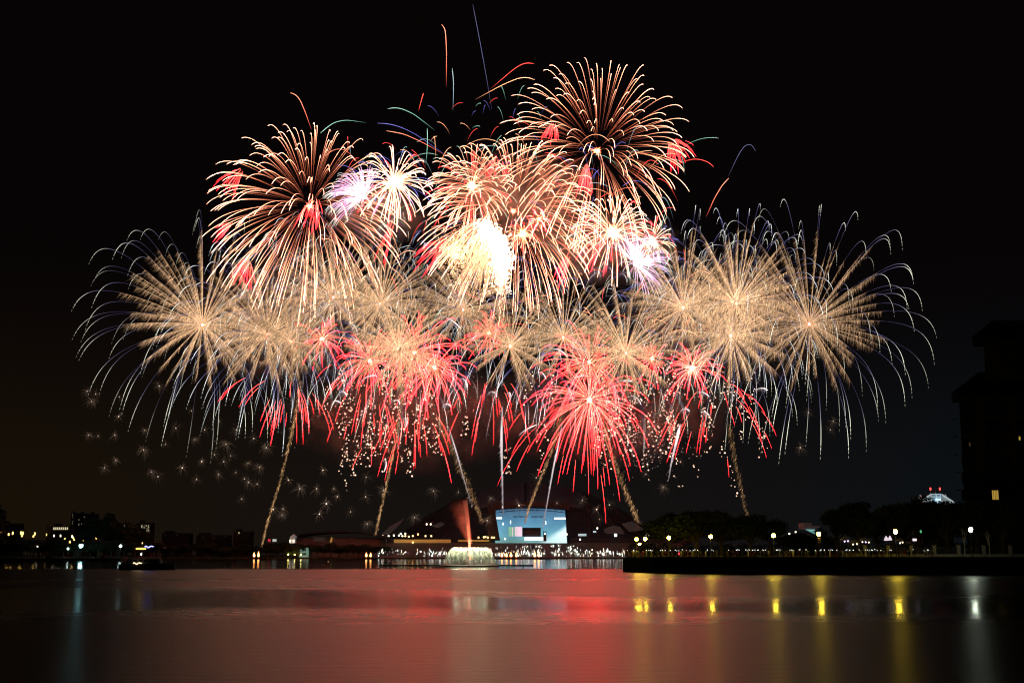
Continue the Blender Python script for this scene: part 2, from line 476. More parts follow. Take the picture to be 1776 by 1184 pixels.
    panel('video_wall_trim', 906, 914.5, 938, 915.4, 1457, M_GREY, 0.8)
    panel('stage_front', 910, 931, 942, 936.5, 1456, E_STG, 2)
    panel('light_tower', 942.3, 922, 947.6, 938, 1450, M_BLACK, 3)
    for x in (942.6, 947.2): panel('tower_mast', x - 0.4, 919.5, x + 0.4, 922, 1450, M_BLACK, 1)
    panel('tower_lamp', 944, 923.5, 946, 926.5, 1449, E_CROWD, 0.6)
    # arched lighting truss
    top, bot = [], []
    for x in np.linspace(858, 985, 25):
        k = (x - 921) / 64
        top.append(at(x, 879.0 + 3.4 * k * k, 1466)); bot.append(at(x, 884.5 + 5.0 * k * k, 1466))
    tr = MB().tube(top, 0.35, 5).tube(bot, 0.35, 5)
    for i in range(24): tr.tube([top[i], bot[i + 1]] if i % 2 else [bot[i], top[i + 1]], 0.22, 4)
    tr.build('lighting_truss', M_BLACK, root)
    for x0, x1, n_, y in ((890, 913, 12, 896), (921, 943, 12, 896)):
        mb = MB().tube([at(x0, y - 1, 1468), at(x1, y - 1, 1468)], 0.2, 4)
        for x in np.linspace(x0, x1, n_): q = at(x, y, 1468); mb.box(q[0] - 0.3, q[0] + 0.3, 1468, 1468.6, q[2] - 0.7, q[2] + 0.4)
        mb.build('lamp_bar', M_BLACK, root)
    for x0, x1, n_, y in ((860, 870, 7, 898), (962, 982, 14, 898.5)):
        for x in np.linspace(x0, x1, n_):
            q = at(x, y, 1462); MB().box(q[0] - 0.33, q[0] + 0.33, 1462, 1462.5, q[2] - 1.0, q[2] + 1.0).build('floodlight', E_CROWD, root)
    q = at(872.5, 908, 1466); MB().sphere(q, 0.6, 8, 5, 2.6).build('spotlight', E_CROWD, root)
    for x, y in ((885.5, 905), (946.5, 906)):
        q = at(x, y, 1466); MB().sphere(q, 0.55, 8, 5, 4).build('spotlight', E_CROWD, root)
    # concourse with its glowing strips
    MB().box(cx - 168, cx - 43, 1404, 1440, 15, 21).build('concourse', M_DARKROOF, root)
    MB().box(cx + 43, cx + 176, 1404, 1440, 15, 22).build('concourse', M_DARKROOF, root)
    E_CONC = mat('concourse_glow', (0.6, 0.5, 0.2), 0.6, (0.75, 0.50, 0.10), 0.16, sample=False)
    MB().box(cx - 150, cx - 88, 1403, 1403.8, 16.8, 20.4).build('lit_gallery', E_CONC, root)
    MB().box(cx - 80, cx - 46, 1403, 1403.8, 18, 20).build('lit_gallery', E_CONC, root)
    E_TGL = mat('teal_roof_glow', (0.5, 0.7, 0.7), 0.5, (0.5, 0.85, 0.9), 0.55, sample=False)
    for x0, y0, x1, y1 in ((1003, 925, 1017, 929), (1029, 920, 1034, 923)): panel('lit_canopy', x0, y0, x1, y1, 1400, E_TGL, 3)
    panel('lit_doorway', 1065.5, 925, 1070, 930, 1400, E_CROWD, 0.8)
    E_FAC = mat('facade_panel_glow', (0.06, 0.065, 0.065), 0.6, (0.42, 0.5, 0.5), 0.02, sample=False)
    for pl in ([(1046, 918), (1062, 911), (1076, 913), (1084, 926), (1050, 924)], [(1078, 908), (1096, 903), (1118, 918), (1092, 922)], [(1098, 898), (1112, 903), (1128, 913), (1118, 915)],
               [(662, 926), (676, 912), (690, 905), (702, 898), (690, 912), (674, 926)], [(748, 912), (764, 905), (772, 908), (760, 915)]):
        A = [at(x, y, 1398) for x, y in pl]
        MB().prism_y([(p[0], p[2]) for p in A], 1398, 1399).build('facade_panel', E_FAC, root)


stadium()

# ---- small lights of the terrace and concourse
E_AMB = mat('amber_lamp_light', (0.9, 0.7, 0.4), 0.3, (1.0, 0.62, 0.22), 4, sample=False)
p0 = MB().lathe([(0.35, -0.9), (0.75, -0.5), (0.75, 0.5), (0.35, 0.9)], (0, 0, 0), 8)
TL = [(664, 929), (674, 929), (683, 928), (692, 928), (695, 925), (698, 929), (703, 929), (703, 925), (709, 930), (716, 929), (725, 926), (740, 908.5), (747, 908.5), (738, 929), (748, 929),
      (830, 931.5), (839, 931), (842, 930.5), (846, 931.5), (853, 931.5), (857, 931.5), (876, 934), (716, 940), (667, 950), (1036, 915.5), (983, 926), (1006, 935), (1126, 927), (1121, 927)]
la = {}
for i, (x, y) in enumerate(TL):
    k = 'amber' if (700 < x < 860 and y > 925) else 'pale'
    if k not in la:
        o = p0.build('wall_lamp', E_AMB if k == 'amber' else E_PALE, local=True); la[k] = o
    else:
        o = la[k].copy(); COL.objects.link(o)
    o.location = at(x, y, 1397)
    tag(o, 'small amber lamp along the stadium concourse' if k == 'amber' else 'small pale lamp on the stadium front', 'lamp', k + ' concourse lamps')

# ---- the crowd on the terrace: phones and torches
mb = MB(); CL = []
def crowd_light(x, y, Y, s, k):
    if math.sin(x * 0.21) + math.sin(x * 0.083 + 1) + rng.normal(0, 0.8) < -1.2: return
    c = at(x, y, Y); tint = [(0.9, 1.0, 0.9), (1.0, 0.95, 0.8), (0.85, 1.0, 0.95), (1.0, 0.85, 0.6)][rng.integers(4)]
    CL.extend([np.array(tint) * rng.gamma(1.0, 1.5)] * 20)
    mb.lathe([(0.12 * s, -k), (0.5 * s, -0.5 * k), (0.5 * s, 0.5 * k), (0.12 * s, k)], c, 5)
for _ in range(460):
    x = rng.uniform(830, 1085) if rng.random() < 0.8 else rng.uniform(735, 830)
    y = 959.5 + rng.normal(0, 3.2)
    crowd_light(x, y, 1300, rng.uniform(0.25, 0.95), rng.uniform(0.5, 1.7))
for _ in range(60):
    crowd_light(rng.uniform(655, 760), 958 + rng.normal(0, 2.5), 1300, rng.uniform(0.25, 0.7), rng.uniform(0.4, 1.4))
for _ in range(70):
    crowd_light(rng.uniform(905, 1000), 947 + rng.normal(0, 1.6), 1342, rng.uniform(0.25, 0.7), rng.uniform(0.4, 1.2))
for _ in range(40):
    crowd_light(rng.uniform(860, 1000), 952 + rng.normal(0, 3), 1330, rng.uniform(0.25, 0.6), rng.uniform(0.5, 1.4))
tag(link_mesh('crowd_lights', mb.v, mb.f, M_CORE, None, np.array(CL)), 'countless white phone lights of the crowd on the terrace', 'crowd', None, 'stuff')
mb = MB()
for _ in range(500):
    c = at(rng.uniform(640, 1085), 962, 1299 + rng.uniform(0, 6)); z = 1.6
    h = rng.uniform(1.5, 1.85)
    mb.lathe([(0.12, 0), (0.2, 0.45 * h), (0.25, 0.78 * h), (0.09, 0.86 * h), (0.12, 0.92 * h), (0.04, h)], (c[0], c[1], 2.1), 5)
tag(mb.build('terrace_crowd', mat('dark_clothing', (0.06, 0.06, 0.07), 0.9, noise=0.5, scale=0.7)), 'dark mass of spectators standing on the far terrace', 'crowd', None, 'stuff')

# ---- low hall left of the stadium
def hall():
    Y = 1380
    root = thing('long_hall', 'long low dark hall with a shallow curved roof left of the stadium', 'building', at(580, 962, Y))
    xs = np.linspace(505, 672, 24); k = (xs - 585) / 86
    topo = [at(x, 920.5 + 9 * kk * kk, Y) for x, kk in zip(xs, k)]
    pl = [(p[0], p[2]) for p in topo] + [(p[0], p[2] - 1.8) for p in topo[::-1]]
    MB().prism_y(pl, Y - 6, Y + 60).build('roof', M_DARKROOF, root)
    p, q = at(512, 965, Y), at(668, 932, Y)
    MB().box(p[0], q[0], Y, Y + 50, 1.6, q[2]).build('wall', mat('hall_wall', (0.12, 0.11, 0.1), 0.8, noise=0.2, scale=0.2), root)
    for i in range(6):
        a_, b_ = at(543 + i * 3.6, 939, Y), at(545.6 + i * 3.6, 931, Y)
        MB().box(a_[0], b_[0], Y - 0.6, Y - 0.1, a_[2], b_[2]).build('window', mat('dim_hall_window', (0.1, 0.1, 0.1), 0.4, (0.5, 0.45, 0.4), 0.03, sample=False), root)
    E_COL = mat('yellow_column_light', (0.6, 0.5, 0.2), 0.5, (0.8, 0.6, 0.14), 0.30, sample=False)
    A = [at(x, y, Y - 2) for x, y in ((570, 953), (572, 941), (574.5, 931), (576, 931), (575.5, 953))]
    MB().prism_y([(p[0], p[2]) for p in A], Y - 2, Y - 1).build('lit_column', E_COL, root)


hall()
def gable():
    Y = 1360; root = thing('gabled_kiosk', 'small pale lit gabled house front at the end of the long hall', 'house', at(508, 940, Y))
    A = [at(x, y, Y) for x, y in ((502.5, 942), (502.5, 931), (508.5, 926), (514, 931), (511.5, 931), (511.5, 942))]
    MB().prism_y([(p[0], p[2]) for p in A], Y, Y + 8).build('wall', mat('gable_glow', (0.5, 0.5, 0.5), 0.6, (0.55, 0.6, 0.55), 0.13, sample=False), root)
    for x in (503.2, 509): q = at(x, 938, Y - 1); MB().box(q[0] - 0.5, q[0] + 0.5, Y - 1, Y - 0.5, q[2] - 1, q[2] + 1.4).build('lamp', E_PALE, root)
gable()
def sign(px, py, w_, h_, Y, em, label):
    p, q = at(px - w_ / 2, py + h_ / 2, Y), at(px + w_ / 2, py - h_ / 2, Y)
    root = thing('light_sign', label, 'sign', (p[0], Y, 1.6))
    MB().box(p[0], q[0], Y, Y + 0.4, p[2], q[2]).build('panel', em, root)
    MB().box(p[0], p[0] + 0.4, Y + 0.45, Y + 0.9, 1.6, q[2]).box(q[0] - 0.4, q[0], Y + 0.45, Y + 0.9, 1.6, q[2]).build('post', M_IRON, root)
sign(467, 936.5, 4, 4.5, 1330, mat('red_sign_light', (0.6, 0.1, 0.1), 0.5, (0.7, 0.03, 0.08), 0.7, sample=False), 'small red lit sign left of the long hall')
sign(476, 936.5, 7, 4.5, 1330, mat('white_sign_light', (0.6, 0.6, 0.6), 0.5, (0.6, 0.7, 0.65), 0.6, sample=False), 'small white lit sign beside the red one')
def cabin():
    Y = 1310; root = thing('lit_cabin', 'small teal lit cabin at the water below the long hall', 'cabin', at(525, 958, Y))
    p, q = at(518.5, 958.5, Y), at(534, 949.5, Y)
    MB().box(p[0], q[0], Y, Y + 7, 1.6, q[2]).build('wall', mat('cabin_teal_light', (0.4, 0.6, 0.5), 0.6, (0.32, 0.62, 0.46), 0.30, sample=False), root)
    MB().box(p[0] - 0.6, q[0] + 0.6, Y - 0.6, Y + 7.6, q[2] + 0.01, q[2] + 0.5).build('roof', M_DARKROOF, root)
    for x in (522.5, 529): c = at(x, 951.5, Y - 1); MB().sphere(c, 0.7, 8, 5).build('lamp', E_CROWD, root)
cabin()
mb = MB()
for _ in range(700):
    x = rng.uniform(496, 531); h_ = 5.5 * math.exp(-((x - 505) / 11) ** 2) + 3.2
    c = at(x, 962 - rng.uniform(0, h_) * 1.0, 1300 + rng.uniform(0, 3)); s_ = rng.uniform(0.3, 0.7); d = rng.normal(0, 1, 3); d /= np.linalg.norm(d); e_ = np.cross(d, rng.normal(0, 1, 3)); e_ /= np.linalg.norm(e_)
    mb.add([c - d * s_, c + e_ * s_ * 0.6, c + d * s_, c - e_ * s_ * 0.6], [(0, 1, 2, 3)])
hd = thing('lit_hedge', 'clipped hedge glowing yellow green under lamps beside the teal cabin', 'hedge', at(512, 962, 1300))
mb.build('foliage', mat('lit_hedge_leaf', (0.2, 0.22, 0.04), 0.7, noise=0.3, scale=0.5), hd)
for x in (500, 511, 522): MB().sphere(at(x, 961.0, 1295.5), 0.55, 8, 5).build('lamp', mat('hedge_lamp', (0.9, 0.9, 0.4), 0.3, (1.0, 0.85, 0.2), 22), hd)

# ---- firework barges
def barge(px, flames, label, Y=1205):
    c = at(px, 969, Y)
    root = thing('firework_barge', label, 'barge', (c[0], Y, 0), 'firework barges')
    w_ = (max(flames) - min(flames)) / 2 * mpp(Y) + 5
    MB().prism_y([(c[0] - w_ - 2, 1.0), (c[0] - w_, -0.3), (c[0] + w_, -0.3), (c[0] + w_ + 2, 1.0)], Y - 4, Y + 4).build('hull', M_BLACK, root)
    MB().box(c[0] - w_, c[0] + w_, Y - 3.5, Y + 3.5, 1.002, 1.25).build('deck', M_DARKROOF, root)
    for f in flames:
        x = at(f, 965, Y)[0]; k = rng.uniform(0.85, 1.2)
        pot = MB().lathe([(0.5, 1.25), (0.7, 1.9), (0.75, 2.3)], (x, Y - 1, 0), 10).build('burner', M_IRON, root)
        MB().lathe([(0.45, 2.3), (1.0, 2.3 + 0.8 * k), (0.95, 2.3 + 1.6 * k), (0.55, 2.3 + 2.8 * k), (0.18, 2.3 + 3.9 * k), (0.03, 2.3 + 4.5 * k)], (x, Y - 1, 0), 10).build('flame', E_FLAME, pot, True)


barge(445, (441, 448.5), 'barge with two burning flames at the far left of the water')
barge(639, (635.5, 643), 'barge with two burning flames left of the fountain')
barge(883, (870.5, 878.5, 886, 895.5), 'barge with a row of four flames just right of the fountain')
barge(932, (927.5, 934.5), 'barge with two flames in front of the blue stage opening')

# ---- fountain
def fountain():
    Y = 550.0; s = mpp(Y); c = at(815, 981, Y); c[2] = 0
    root = thing('floating_fountain', 'floating fountain with a white mushroom dome of water lit from within', 'fountain', c)
    MB().lathe([(12.4, 0.05), (12.6, 0.45), (12.0, 0.6), (10.6, 0.6)], c, 40).build('pontoon', M_BLACK, root)
    l = at(655, 977, Y + 6)[0]; r = at(925, 977, Y + 6)[0]
    MB().box(l, r, Y + 12.5, Y + 14.5, 0.05, 0.6).build('boom', M_BLACK, root)
    m = bpy.data.materials.new('water_curtain'); m.use_nodes = True
    t = m.node_tree; t.nodes.clear(); N_, L_ = t.nodes.new, t.links.new
    o = N_('ShaderNodeOutputMaterial'); mx = N_('ShaderNodeMixShader'); tr = N_('ShaderNodeBsdfTransparent'); ad = N_('ShaderNodeMixShader')
    df = N_('ShaderNodeBsdfDiffuse'); tl = N_('ShaderNodeBsdfTranslucent'); df.inputs[0].default_value = tl.inputs[0].default_value = (0.85, 0.92, 0.78, 1)
    ad.inputs[0].default_value = 0.6
    L_(df.outputs[0], ad.inputs[1]); L_(tl.outputs[0], ad.inputs[2])
    tcn = N_('ShaderNodeTexCoord'); sp = N_('ShaderNodeSeparateXYZ'); L_(tcn.outputs['Object'], sp.inputs[0])
    at2 = N_('ShaderNodeMath'); at2.operation = 'ARCTAN2'; L_(sp.outputs['Y'], at2.inputs[0]); L_(sp.outputs['X'], at2.inputs[1])
    cb = N_('ShaderNodeCombineXYZ'); L_(at2.outputs[0], cb.inputs[0]); zz = N_('ShaderNodeMath'); zz.operation = 'MULTIPLY'; zz.inputs[1].default_value = 0.05
    L_(sp.outputs['Z'], zz.inputs[0]); L_(zz.outputs[0], cb.inputs[1])
    nz = N_('ShaderNodeTexNoise'); nz.inputs['Scale'].default_value = 7.0; nz.inputs['Detail'].default_value = 4; L_(cb.outputs[0], nz.inputs['Vector'])
    mr = N_('ShaderNodeMapRange'); mr.inputs['From Min'].default_value = 0.36; mr.inputs['From Max'].default_value = 0.66; mr.inputs['To Min'].default_value = 0.04; mr.inputs['To Max'].default_value = 0.9
    zf = N_('ShaderNodeMapRange'); zf.interpolation_type = 'SMOOTHSTEP'; zf.inputs['From Min'].default_value = 0.0; zf.inputs['From Max'].default_value = 7.0; zf.inputs['To Min'].default_value = 0.14; L_(sp.outputs['Z'], zf.inputs['Value'])
    fm = N_('ShaderNodeMath'); fm.operation = 'MULTIPLY'; L_(mr.outputs[0], fm.inputs[0]); L_(zf.outputs[0], fm.inputs[1])
    L_(nz.outputs[0], mr.inputs['Value']); L_(fm.outputs[0], mx.inputs[0]); L_(tr.outputs[0], mx.inputs[1]); L_(ad.outputs[0], mx.inputs[2]); L_(mx.outputs[0], o.inputs[0])
    prof = [(6.6, 7.5), (7.4, 7.9), (8.4, 7.8), (9.3, 7.1), (10.1, 5.9), (10.9, 4.3), (11.6, 2.4), (12.3, 0.5)]
    vs, fs = [], []
    n = 72
    for r_, z in prof:
        for k in range(n):
            a = 2 * math.pi * k / n; j = 1 + 0.035 * math.sin(9 * a + z) * (7.7 - z) / 7
            vs.append((c[0] + r_ * 0.92 * j * math.cos(a), c[1] + r_ * 0.92 * j * math.sin(a), z))
    for i in range(len(prof) - 1):
        for k in range(n): fs.append((i * n + k, i * n + (k + 1) % n, (i + 1) * n + (k + 1) % n, (i + 1) * n + k))
    vs = [(x - c[0], y - c[1], z) for x, y, z in vs]
    link_mesh('water_dome', vs, fs, m, root, None, True, local=True)
    E_NOZ = mat('fountain_lamp', (0.9, 0.9, 0.8), 0.3, (0.95, 1.0, 0.68), 60)
    for k in range(22):
        a = 2 * math.pi * (k + 0.5) / 22
        x, y = c[0] + 7.0 * math.cos(a), c[1] + 7.0 * math.sin(a)
        MB().tube([(x, y, 0.6), (x, y, 6.8)], 0.07, 5).build('feed_pipe', M_IRON, root)
        MB().sphere((x, y, 7.25), 0.42, 8, 5).build('lamp', E_NOZ, root)
    # the tall jet and the mist that drifts off it
    mv = bpy.data.materials.new('fountain_mist'); mv.use_nodes = True
    t = mv.node_tree; t.nodes.clear(); N_, L_ = t.nodes.new, t.links.new
    o = N_('ShaderNodeOutputMaterial'); pv = N_('ShaderNodeVolumePrincipled'); pv.inputs['Color'].default_value = (0.9, 0.9, 0.9, 1); pv.inputs['Anisotropy'].default_value = 0.2
    g = N_('ShaderNodeNewGeometry'); nz = N_('ShaderNodeTexNoise'); nz.inputs['Scale'].default_value = 0.16; nz.inputs['Detail'].default_value = 3; L_(g.outputs['Position'], nz.inputs['Vector'])
    mr = N_('ShaderNodeMapRange'); mr.inputs['From Min'].default_value = 0.3; mr.inputs['From Max'].default_value = 0.75; mr.inputs['To Min'].default_value = 0.006; mr.inputs['To Max'].default_value = 0.05
    A = at(816, 944, Y); B = at(812, 864, Y)
    sp = N_('ShaderNodeSeparateXYZ'); L_(g.outputs['Position'], sp.inputs[0])
    def mth(op, p, q=None, r=None):
        n_ = N_('ShaderNodeMath'); n_.operation = op
        for i_, v in enumerate((p, q, r)):
            if v is None: continue
            if isinstance(v, (int, float)): n_.inputs[i_].default_value = float(v)
            else: L_(v, n_.inputs[i_])
        return n_.outputs[0]
    tz = mth('DIVIDE', mth('SUBTRACT', sp.outputs['Z'], A[2]), B[2] - A[2])
    wl_ = mth('MULTIPLY', tz, mth('MULTIPLY_ADD', tz, -7.2, 16.0))                    # how far the wind has carried it at this height
    q_ = mth('DIVIDE', mth('SUBTRACT', A[0] - 0.5, sp.outputs['X']), mth('ADD', wl_, 0.8))
    fall = mth('POWER', mth('SUBTRACT', 1.0, mth('MINIMUM', mth('MAXIMUM', q_, 0.0), 1.0)), 1.7)
    tp = N_('ShaderNodeMapRange'); tp.interpolation_type = 'SMOOTHSTEP'; tp.inputs['From Min'].default_value = 1.0; tp.inputs['From Max'].default_value = 0.72; L_(tz, tp.inputs['Value'])
    L_(nz.outputs[0], mr.inputs['Value']); L_(mth('MULTIPLY', mth('MULTIPLY', mr.outputs[0], fall), mth('MULTIPLY', tp.outputs[0], 2.2)), pv.inputs['Density']); L_(pv.outputs[0], o.inputs['Volume'])
    mb = MB(); vs, fs = [], []
    K = 16
    for i in range(K + 1):
        f = i / K; z = A[2] + (B[2] - A[2]) * f
        xr = A[0] + (0.55 - 1.5 * f - 1.0 * f * f) ; wl = 0.8 + 16.0 * f * (1 - 0.45 * f)
        cxm, rx = xr - wl / 2, wl / 2 + 0.25
        for k in range(12):
            a = 2 * math.pi * k / 12; vs.append((cxm + rx * math.cos(a), Y + (0.4 + 3.5 * f) * math.sin(a), z))
    for i in range(K):
        for k in range(12): fs.append((i * 12 + k, i * 12 + (k + 1) % 12, (i + 1) * 12 + (k + 1) % 12, (i + 1) * 12 + k))
    fs.append(tuple(range(11, -1, -1))); fs.append(tuple(K * 12 + k for k in range(12)))
    tag(link_mesh('drifting_mist', vs, fs, mv, root, None, True), kind='stuff')
    mj = bpy.data.materials.new('jet_spray'); mj.use_nodes = True
    t = mj.node_tree; t.nodes.clear(); o = t.nodes.new('ShaderNodeOutputMaterial'); pv = t.nodes.new('ShaderNodeVolumePrincipled'); pv.inputs['Color'].default_value = (0.9, 0.9, 0.9, 1); pv.inputs['Density'].default_value = 0.55
    t.links.new(pv.outputs[0], o.inputs['Volume'])
    pts, rad = [], []
    for i in range(12):
        f = i / 11; pts.append((A[0] - 0.15 - 2.3 * f ** 1.7, Y, 0.7 + (B[2] - 1.5) * f)); rad.append(0.28 + 0.85 * f)
    MB().tube(pts, rad, 10).build('jet', mj, root, True)
    ld = bpy.data.lights.new('jet_floodlight', 'SPOT'); ld.energy = 300000; ld.color = (1.0, 0.105, 0.035); ld.spot_size = math.radians(90); ld.spot_blend = 1.0; ld.shadow_soft_size = 0.35
    lo = bpy.data.objects.new('jet_floodlight', ld); COL.objects.link(lo); lo.parent = root
    lo.location = (A[0] - c[0] + 1.5, -1.5, 0.9); lo.rotation_euler = (math.radians(180 + 4), math.radians(-12), 0)
    MB().lathe([(0.3, 0.6), (0.45, 0.75), (0.45, 0.85)], (A[0] + 1.5, Y - 1.5, 0), 10).build('floodlight_housing', M_IRON, root)


fountain()
o = thing('channel_marker', 'small lit marker post standing alone in the water left of the fountain', 'marker', (at(569, 982, 540)[0], 540, 0))
c = world_loc(o)
MB().lathe([(0.6, -0.2), (0.7, 0.3), (0.3, 0.5)], c, 10).build('float', M_BLACK, o)
MB().tube([c + [0, 0, 0.5], c + [0, 0, 1.9]], 0.09, 6).build('post', M_IRON, o)
MB().sphere(c + [0, 0, 2.05], 0.17, 8, 5).build('lamp', mat('marker_lamp', (0.9, 0.7, 0.4), 0.3, (1.0, 0.6, 0.25), 2.5, sample=False), o)
# ================================================================== BANKS
def leaf_cloud(blobs, n, s, rg):
    """leaf sized faces spread through overlapping clumps"""
    vs = np.zeros((n * 4, 3)); wts = np.array([b[3] ** 2 for b in blobs]); wts = wts / wts.sum()
    idx = rg.choice(len(blobs), n, p=wts)
    for i in range(n):
        bx, by, bz, br, fz = blobs[idx[i]]
        d = rg.normal(0, 1, 3); d /= np.linalg.norm(d)
        r = br * rg.uniform(0.35, 1.0) ** 0.5 * (1 + 0.12 * rg.normal())
        p = np.array([bx, by, bz]) + d * r * np.array([1, 1, fz])
        u = rg.normal(0, 1, 3); u /= np.linalg.norm(u); v = np.cross(u, rg.normal(0, 1, 3)); v /= np.linalg.norm(v) + 1e-9
        k = s * rg.uniform(0.6, 1.3)
        vs[4 * i:4 * i + 4] = [p - u * k, p - v * k * 0.55, p + u * k, p + v * k * 0.55]
    return vs, np.arange(n * 4).reshape(n, 4)


def broad_tree(seed):                          # one unit high, one unit wide
    rg = np.random.default_rng(seed)
    root = thing('tree', 'dark tree', 'tree')
    mb = MB().tube([(0, 0, 0), (0.01, 0, 0.15), (0.0, 0.01, 0.3), (0.02, 0, 0.42)], [0.035, 0.028, 0.024, 0.018], 8)
    blobs = []
    for k in range(17):
        a = rg.uniform(0, 6.28); r = rg.uniform(0.05, 0.37); z = 0.60 + 0.24 * (1 - (r / 0.38) ** 2) + rg.uniform(-0.22, 0.03)
        x, y = r * math.cos(a), r * math.sin(a)
        blobs.append((x, y, z, rg.uniform(0.11, 0.19), rg.uniform(0.6, 0.85)))
        mb.tube([(0.01, 0, 0.28), (x * 0.5, y * 0.5, 0.3 + (z - 0.3) * 0.6), (x, y, z)], [0.014, 0.009, 0.004], 5)
    mb.build('trunk', M_BARK, root, local=True)
    V, Fq = leaf_cloud(blobs, 5600, 0.023, rg)
    link_mesh('crown', V, Fq, M_LEAF, root, local=True)
    return root


def conifer(seed):
    rg = np.random.default_rng(seed)
    root = thing('tree', 'dark tree', 'tree')
    MB().tube([(0, 0, 0), (0, 0, 0.5), (0.01, 0, 0.95)], [0.03, 0.02, 0.006], 7).build('trunk', M_BARK, root, local=True)
    blobs = [(rg.normal(0, 0.05), rg.normal(0, 0.05), 0.14 + 0.8 * k / 11, 0.30 * (1 - 0.8 * k / 11) * rg.uniform(0.75, 1.15), rg.uniform(0.7, 1.3) * 0.6) for k in range(12)]
    V, Fq = leaf_cloud(blobs, 1500, 0.020, rg)
    link_mesh('crown', V, Fq, M_LEAF, root, local=True)
    return root


TREES = [broad_tree(100 + i) for i in range(5)]
CONS = [conifer(200)]
used = set()


def plant(kind, i, px, top, wpx, Y, zb, label, group):
    src = (TREES if kind == 'b' else CONS)[i % (5 if kind == 'b' else 1)]
    key = (kind, src.name)
    o = src if key not in used else copy_tree(src)
    used.add(key)
    t = at(px, top, Y); h = (t[2] - zb) * (1.07 if kind == 'b' else 1.0); w_ = wpx * mpp(Y) * (1.42 if kind == 'b' else 1.5)
    o.location = (t[0], Y, zb); o.scale = (w_, w_, h); o.rotation_euler = (0, 0, rng.uniform(0, 6.28))
    tag(o, label, 'tree', group)


RT = [(1160, 891, 78, 400), (1206, 881, 100, 396), (1250, 891, 82, 405), (1300, 891, 92, 400), (1334, 898, 62, 411), (1380, 924, 70, 440), (1415, 926, 60, 440), (1450, 884, 62, 410),
      (1487, 869, 92, 405), (1545, 871, 80, 400), (1590, 863, 88, 410), (1640, 864, 84, 405), (1690, 868, 84, 398), (1735, 870, 92, 395), (1780, 866, 88, 399), (1520, 892, 70, 415), (1565, 880, 80, 418)]
for i, (x, y, w_, Y) in enumerate(RT):
    plant('b', i, x, y, w_, Y, 4.3, 'dark spreading tree among those lining the right promenade', 'trees along the right promenade')
LT = [('c', 85, 902, 17, 1000), ('b', 162, 893, 34, 985), ('b', 188, 891, 32, 985), ('b', 203, 905, 30, 990), ('b', 235, 904, 40, 1260), ('b', 222, 912, 30, 1200), ('b', -6, 866, 30, 940)]
LABL = ['pointed conifer silhouette left of the lit window row', 'tall dark tree left of its twin behind the teal floodlight', 'tall dark tree right of its twin behind the teal floodlight', 'lower dark tree beside the two tall twins',
        'dark tree in front of the lit office tower', 'dark tree left of the lit office tower', 'dark tree cut off by the left edge of the picture']
for i, (k, x, y, w_, Y) in enumerate(LT):
    plant(k, i, x, y, w_, Y, 2.2, LABL[i], None)
for i in range(34):
    x = -20 + i * 7.4 + rng.uniform(-3, 3)
    plant('b', i, x, rng.uniform(933, 944), rng.uniform(26, 40), 950 + rng.uniform(0, 45), 2.2, 'low dark tree in the row along the left bank', 'low trees along the left bank')
for i in range(40):
    x = 230 + i * 11.5 + rng.uniform(-4, 4)
    plant('b', i, x, rng.uniform(938, 950), rng.uniform(22, 36), 1302 + rng.uniform(0, 40), 1.6, 'low dark tree in the row along the far shore', 'low trees along the far shore')

# hedge behind the right promenade closes the view between the trunks
mb_blobs = [(40 + k * 2.6, 425 + rng.normal(0, 1.5), 6.0 + rng.uniform(-0.3, 0.8), rng.uniform(2.0, 3.2), 0.9) for k in range(58)]
V, Fq = leaf_cloud(mb_blobs, 7000, 0.5, np.random.default_rng(5))
tag(link_mesh('hedge', V, Fq, M_LEAF, None, None, loc=(40, 425, 4.3)), 'long dark hedge behind the trunks on the right promenade', 'hedge')

# ---- street lamps of the right promenade
def lamp_post(em, globe=0.5, h=5.0):
    root = thing('street_lamp', 'lamp', 'street lamp')
    MB().lathe([(0.22, 0), (0.2, 0.3), (0.1, 0.45), (0.075, h * 0.5), (0.06, h - 0.3), (0.16, h - 0.2), (0.2, h - 0.08)], (0, 0, 0), 8).build('pole', M_IRON, root, local=True)
    MB().sphere((0, 0, h + globe * 0.9), globe, 14, 9, 1.08).build('globe', em, root, True, local=True)
    MB().lathe([(globe * 0.75, h + globe * 1.75), (globe * 0.3, h + globe * 2.1), (0.03, h + globe * 2.3)], (0, 0, 0), 10).build('cap', M_IRON, root, local=True)
    return root


def front(px):                                # distance of the promenade edge below photo column px
    t = (px - 888) / F
    for (x0, y0), (x1, y1) in zip(bank[:6], bank[1:7]):
        a = (x0 - t * y0); b = (x1 - t * y1)
        if a * b <= 0: return y0 + (y1 - y0) * a / (a - b)
    return 330


LL = [(1104, 934.5, 'yellow globe street lamp, left of the pair at the tip of the bank'), (1119, 934, 'yellow globe street lamp, right and brighter of the pair at the tip of the bank'),
      (1109, 943, 'lower yellow globe lamp between the pair at the tip of the bank'), (1160, 932, 'yellow globe street lamp in front of the left end of the dark trees'),
      (1232.5, 930, 'yellow globe street lamp in front of the middle of the left tree clump'), (1341.5, 928, 'yellow globe street lamp at the gap between the two tree clumps'),
      (1420, 925.5, 'yellow globe street lamp with a hanging banner, by the teal roof'), (1553, 921.5, 'yellow globe street lamp beside the white market umbrellas')]
yl = lamp_post(E_YEL)
for i, (x, y, lb) in enumerate(LL):
    Y = front(x) + 7
    c = at(x, y, Y); k = (c[2] - 4.6) / 5.45
    o = yl if i == 0 else copy_tree(yl)
    o.location = (c[0], Y, 4.6); o.scale = (1, 1, 1) if i != 2 else (0.8, 0.8, 1); o.scale = (o.scale[0], o.scale[1], k)
    tag(o, lb, 'street lamp', 'yellow globe street lamps')
wl = lamp_post(E_WHT, 0.48)
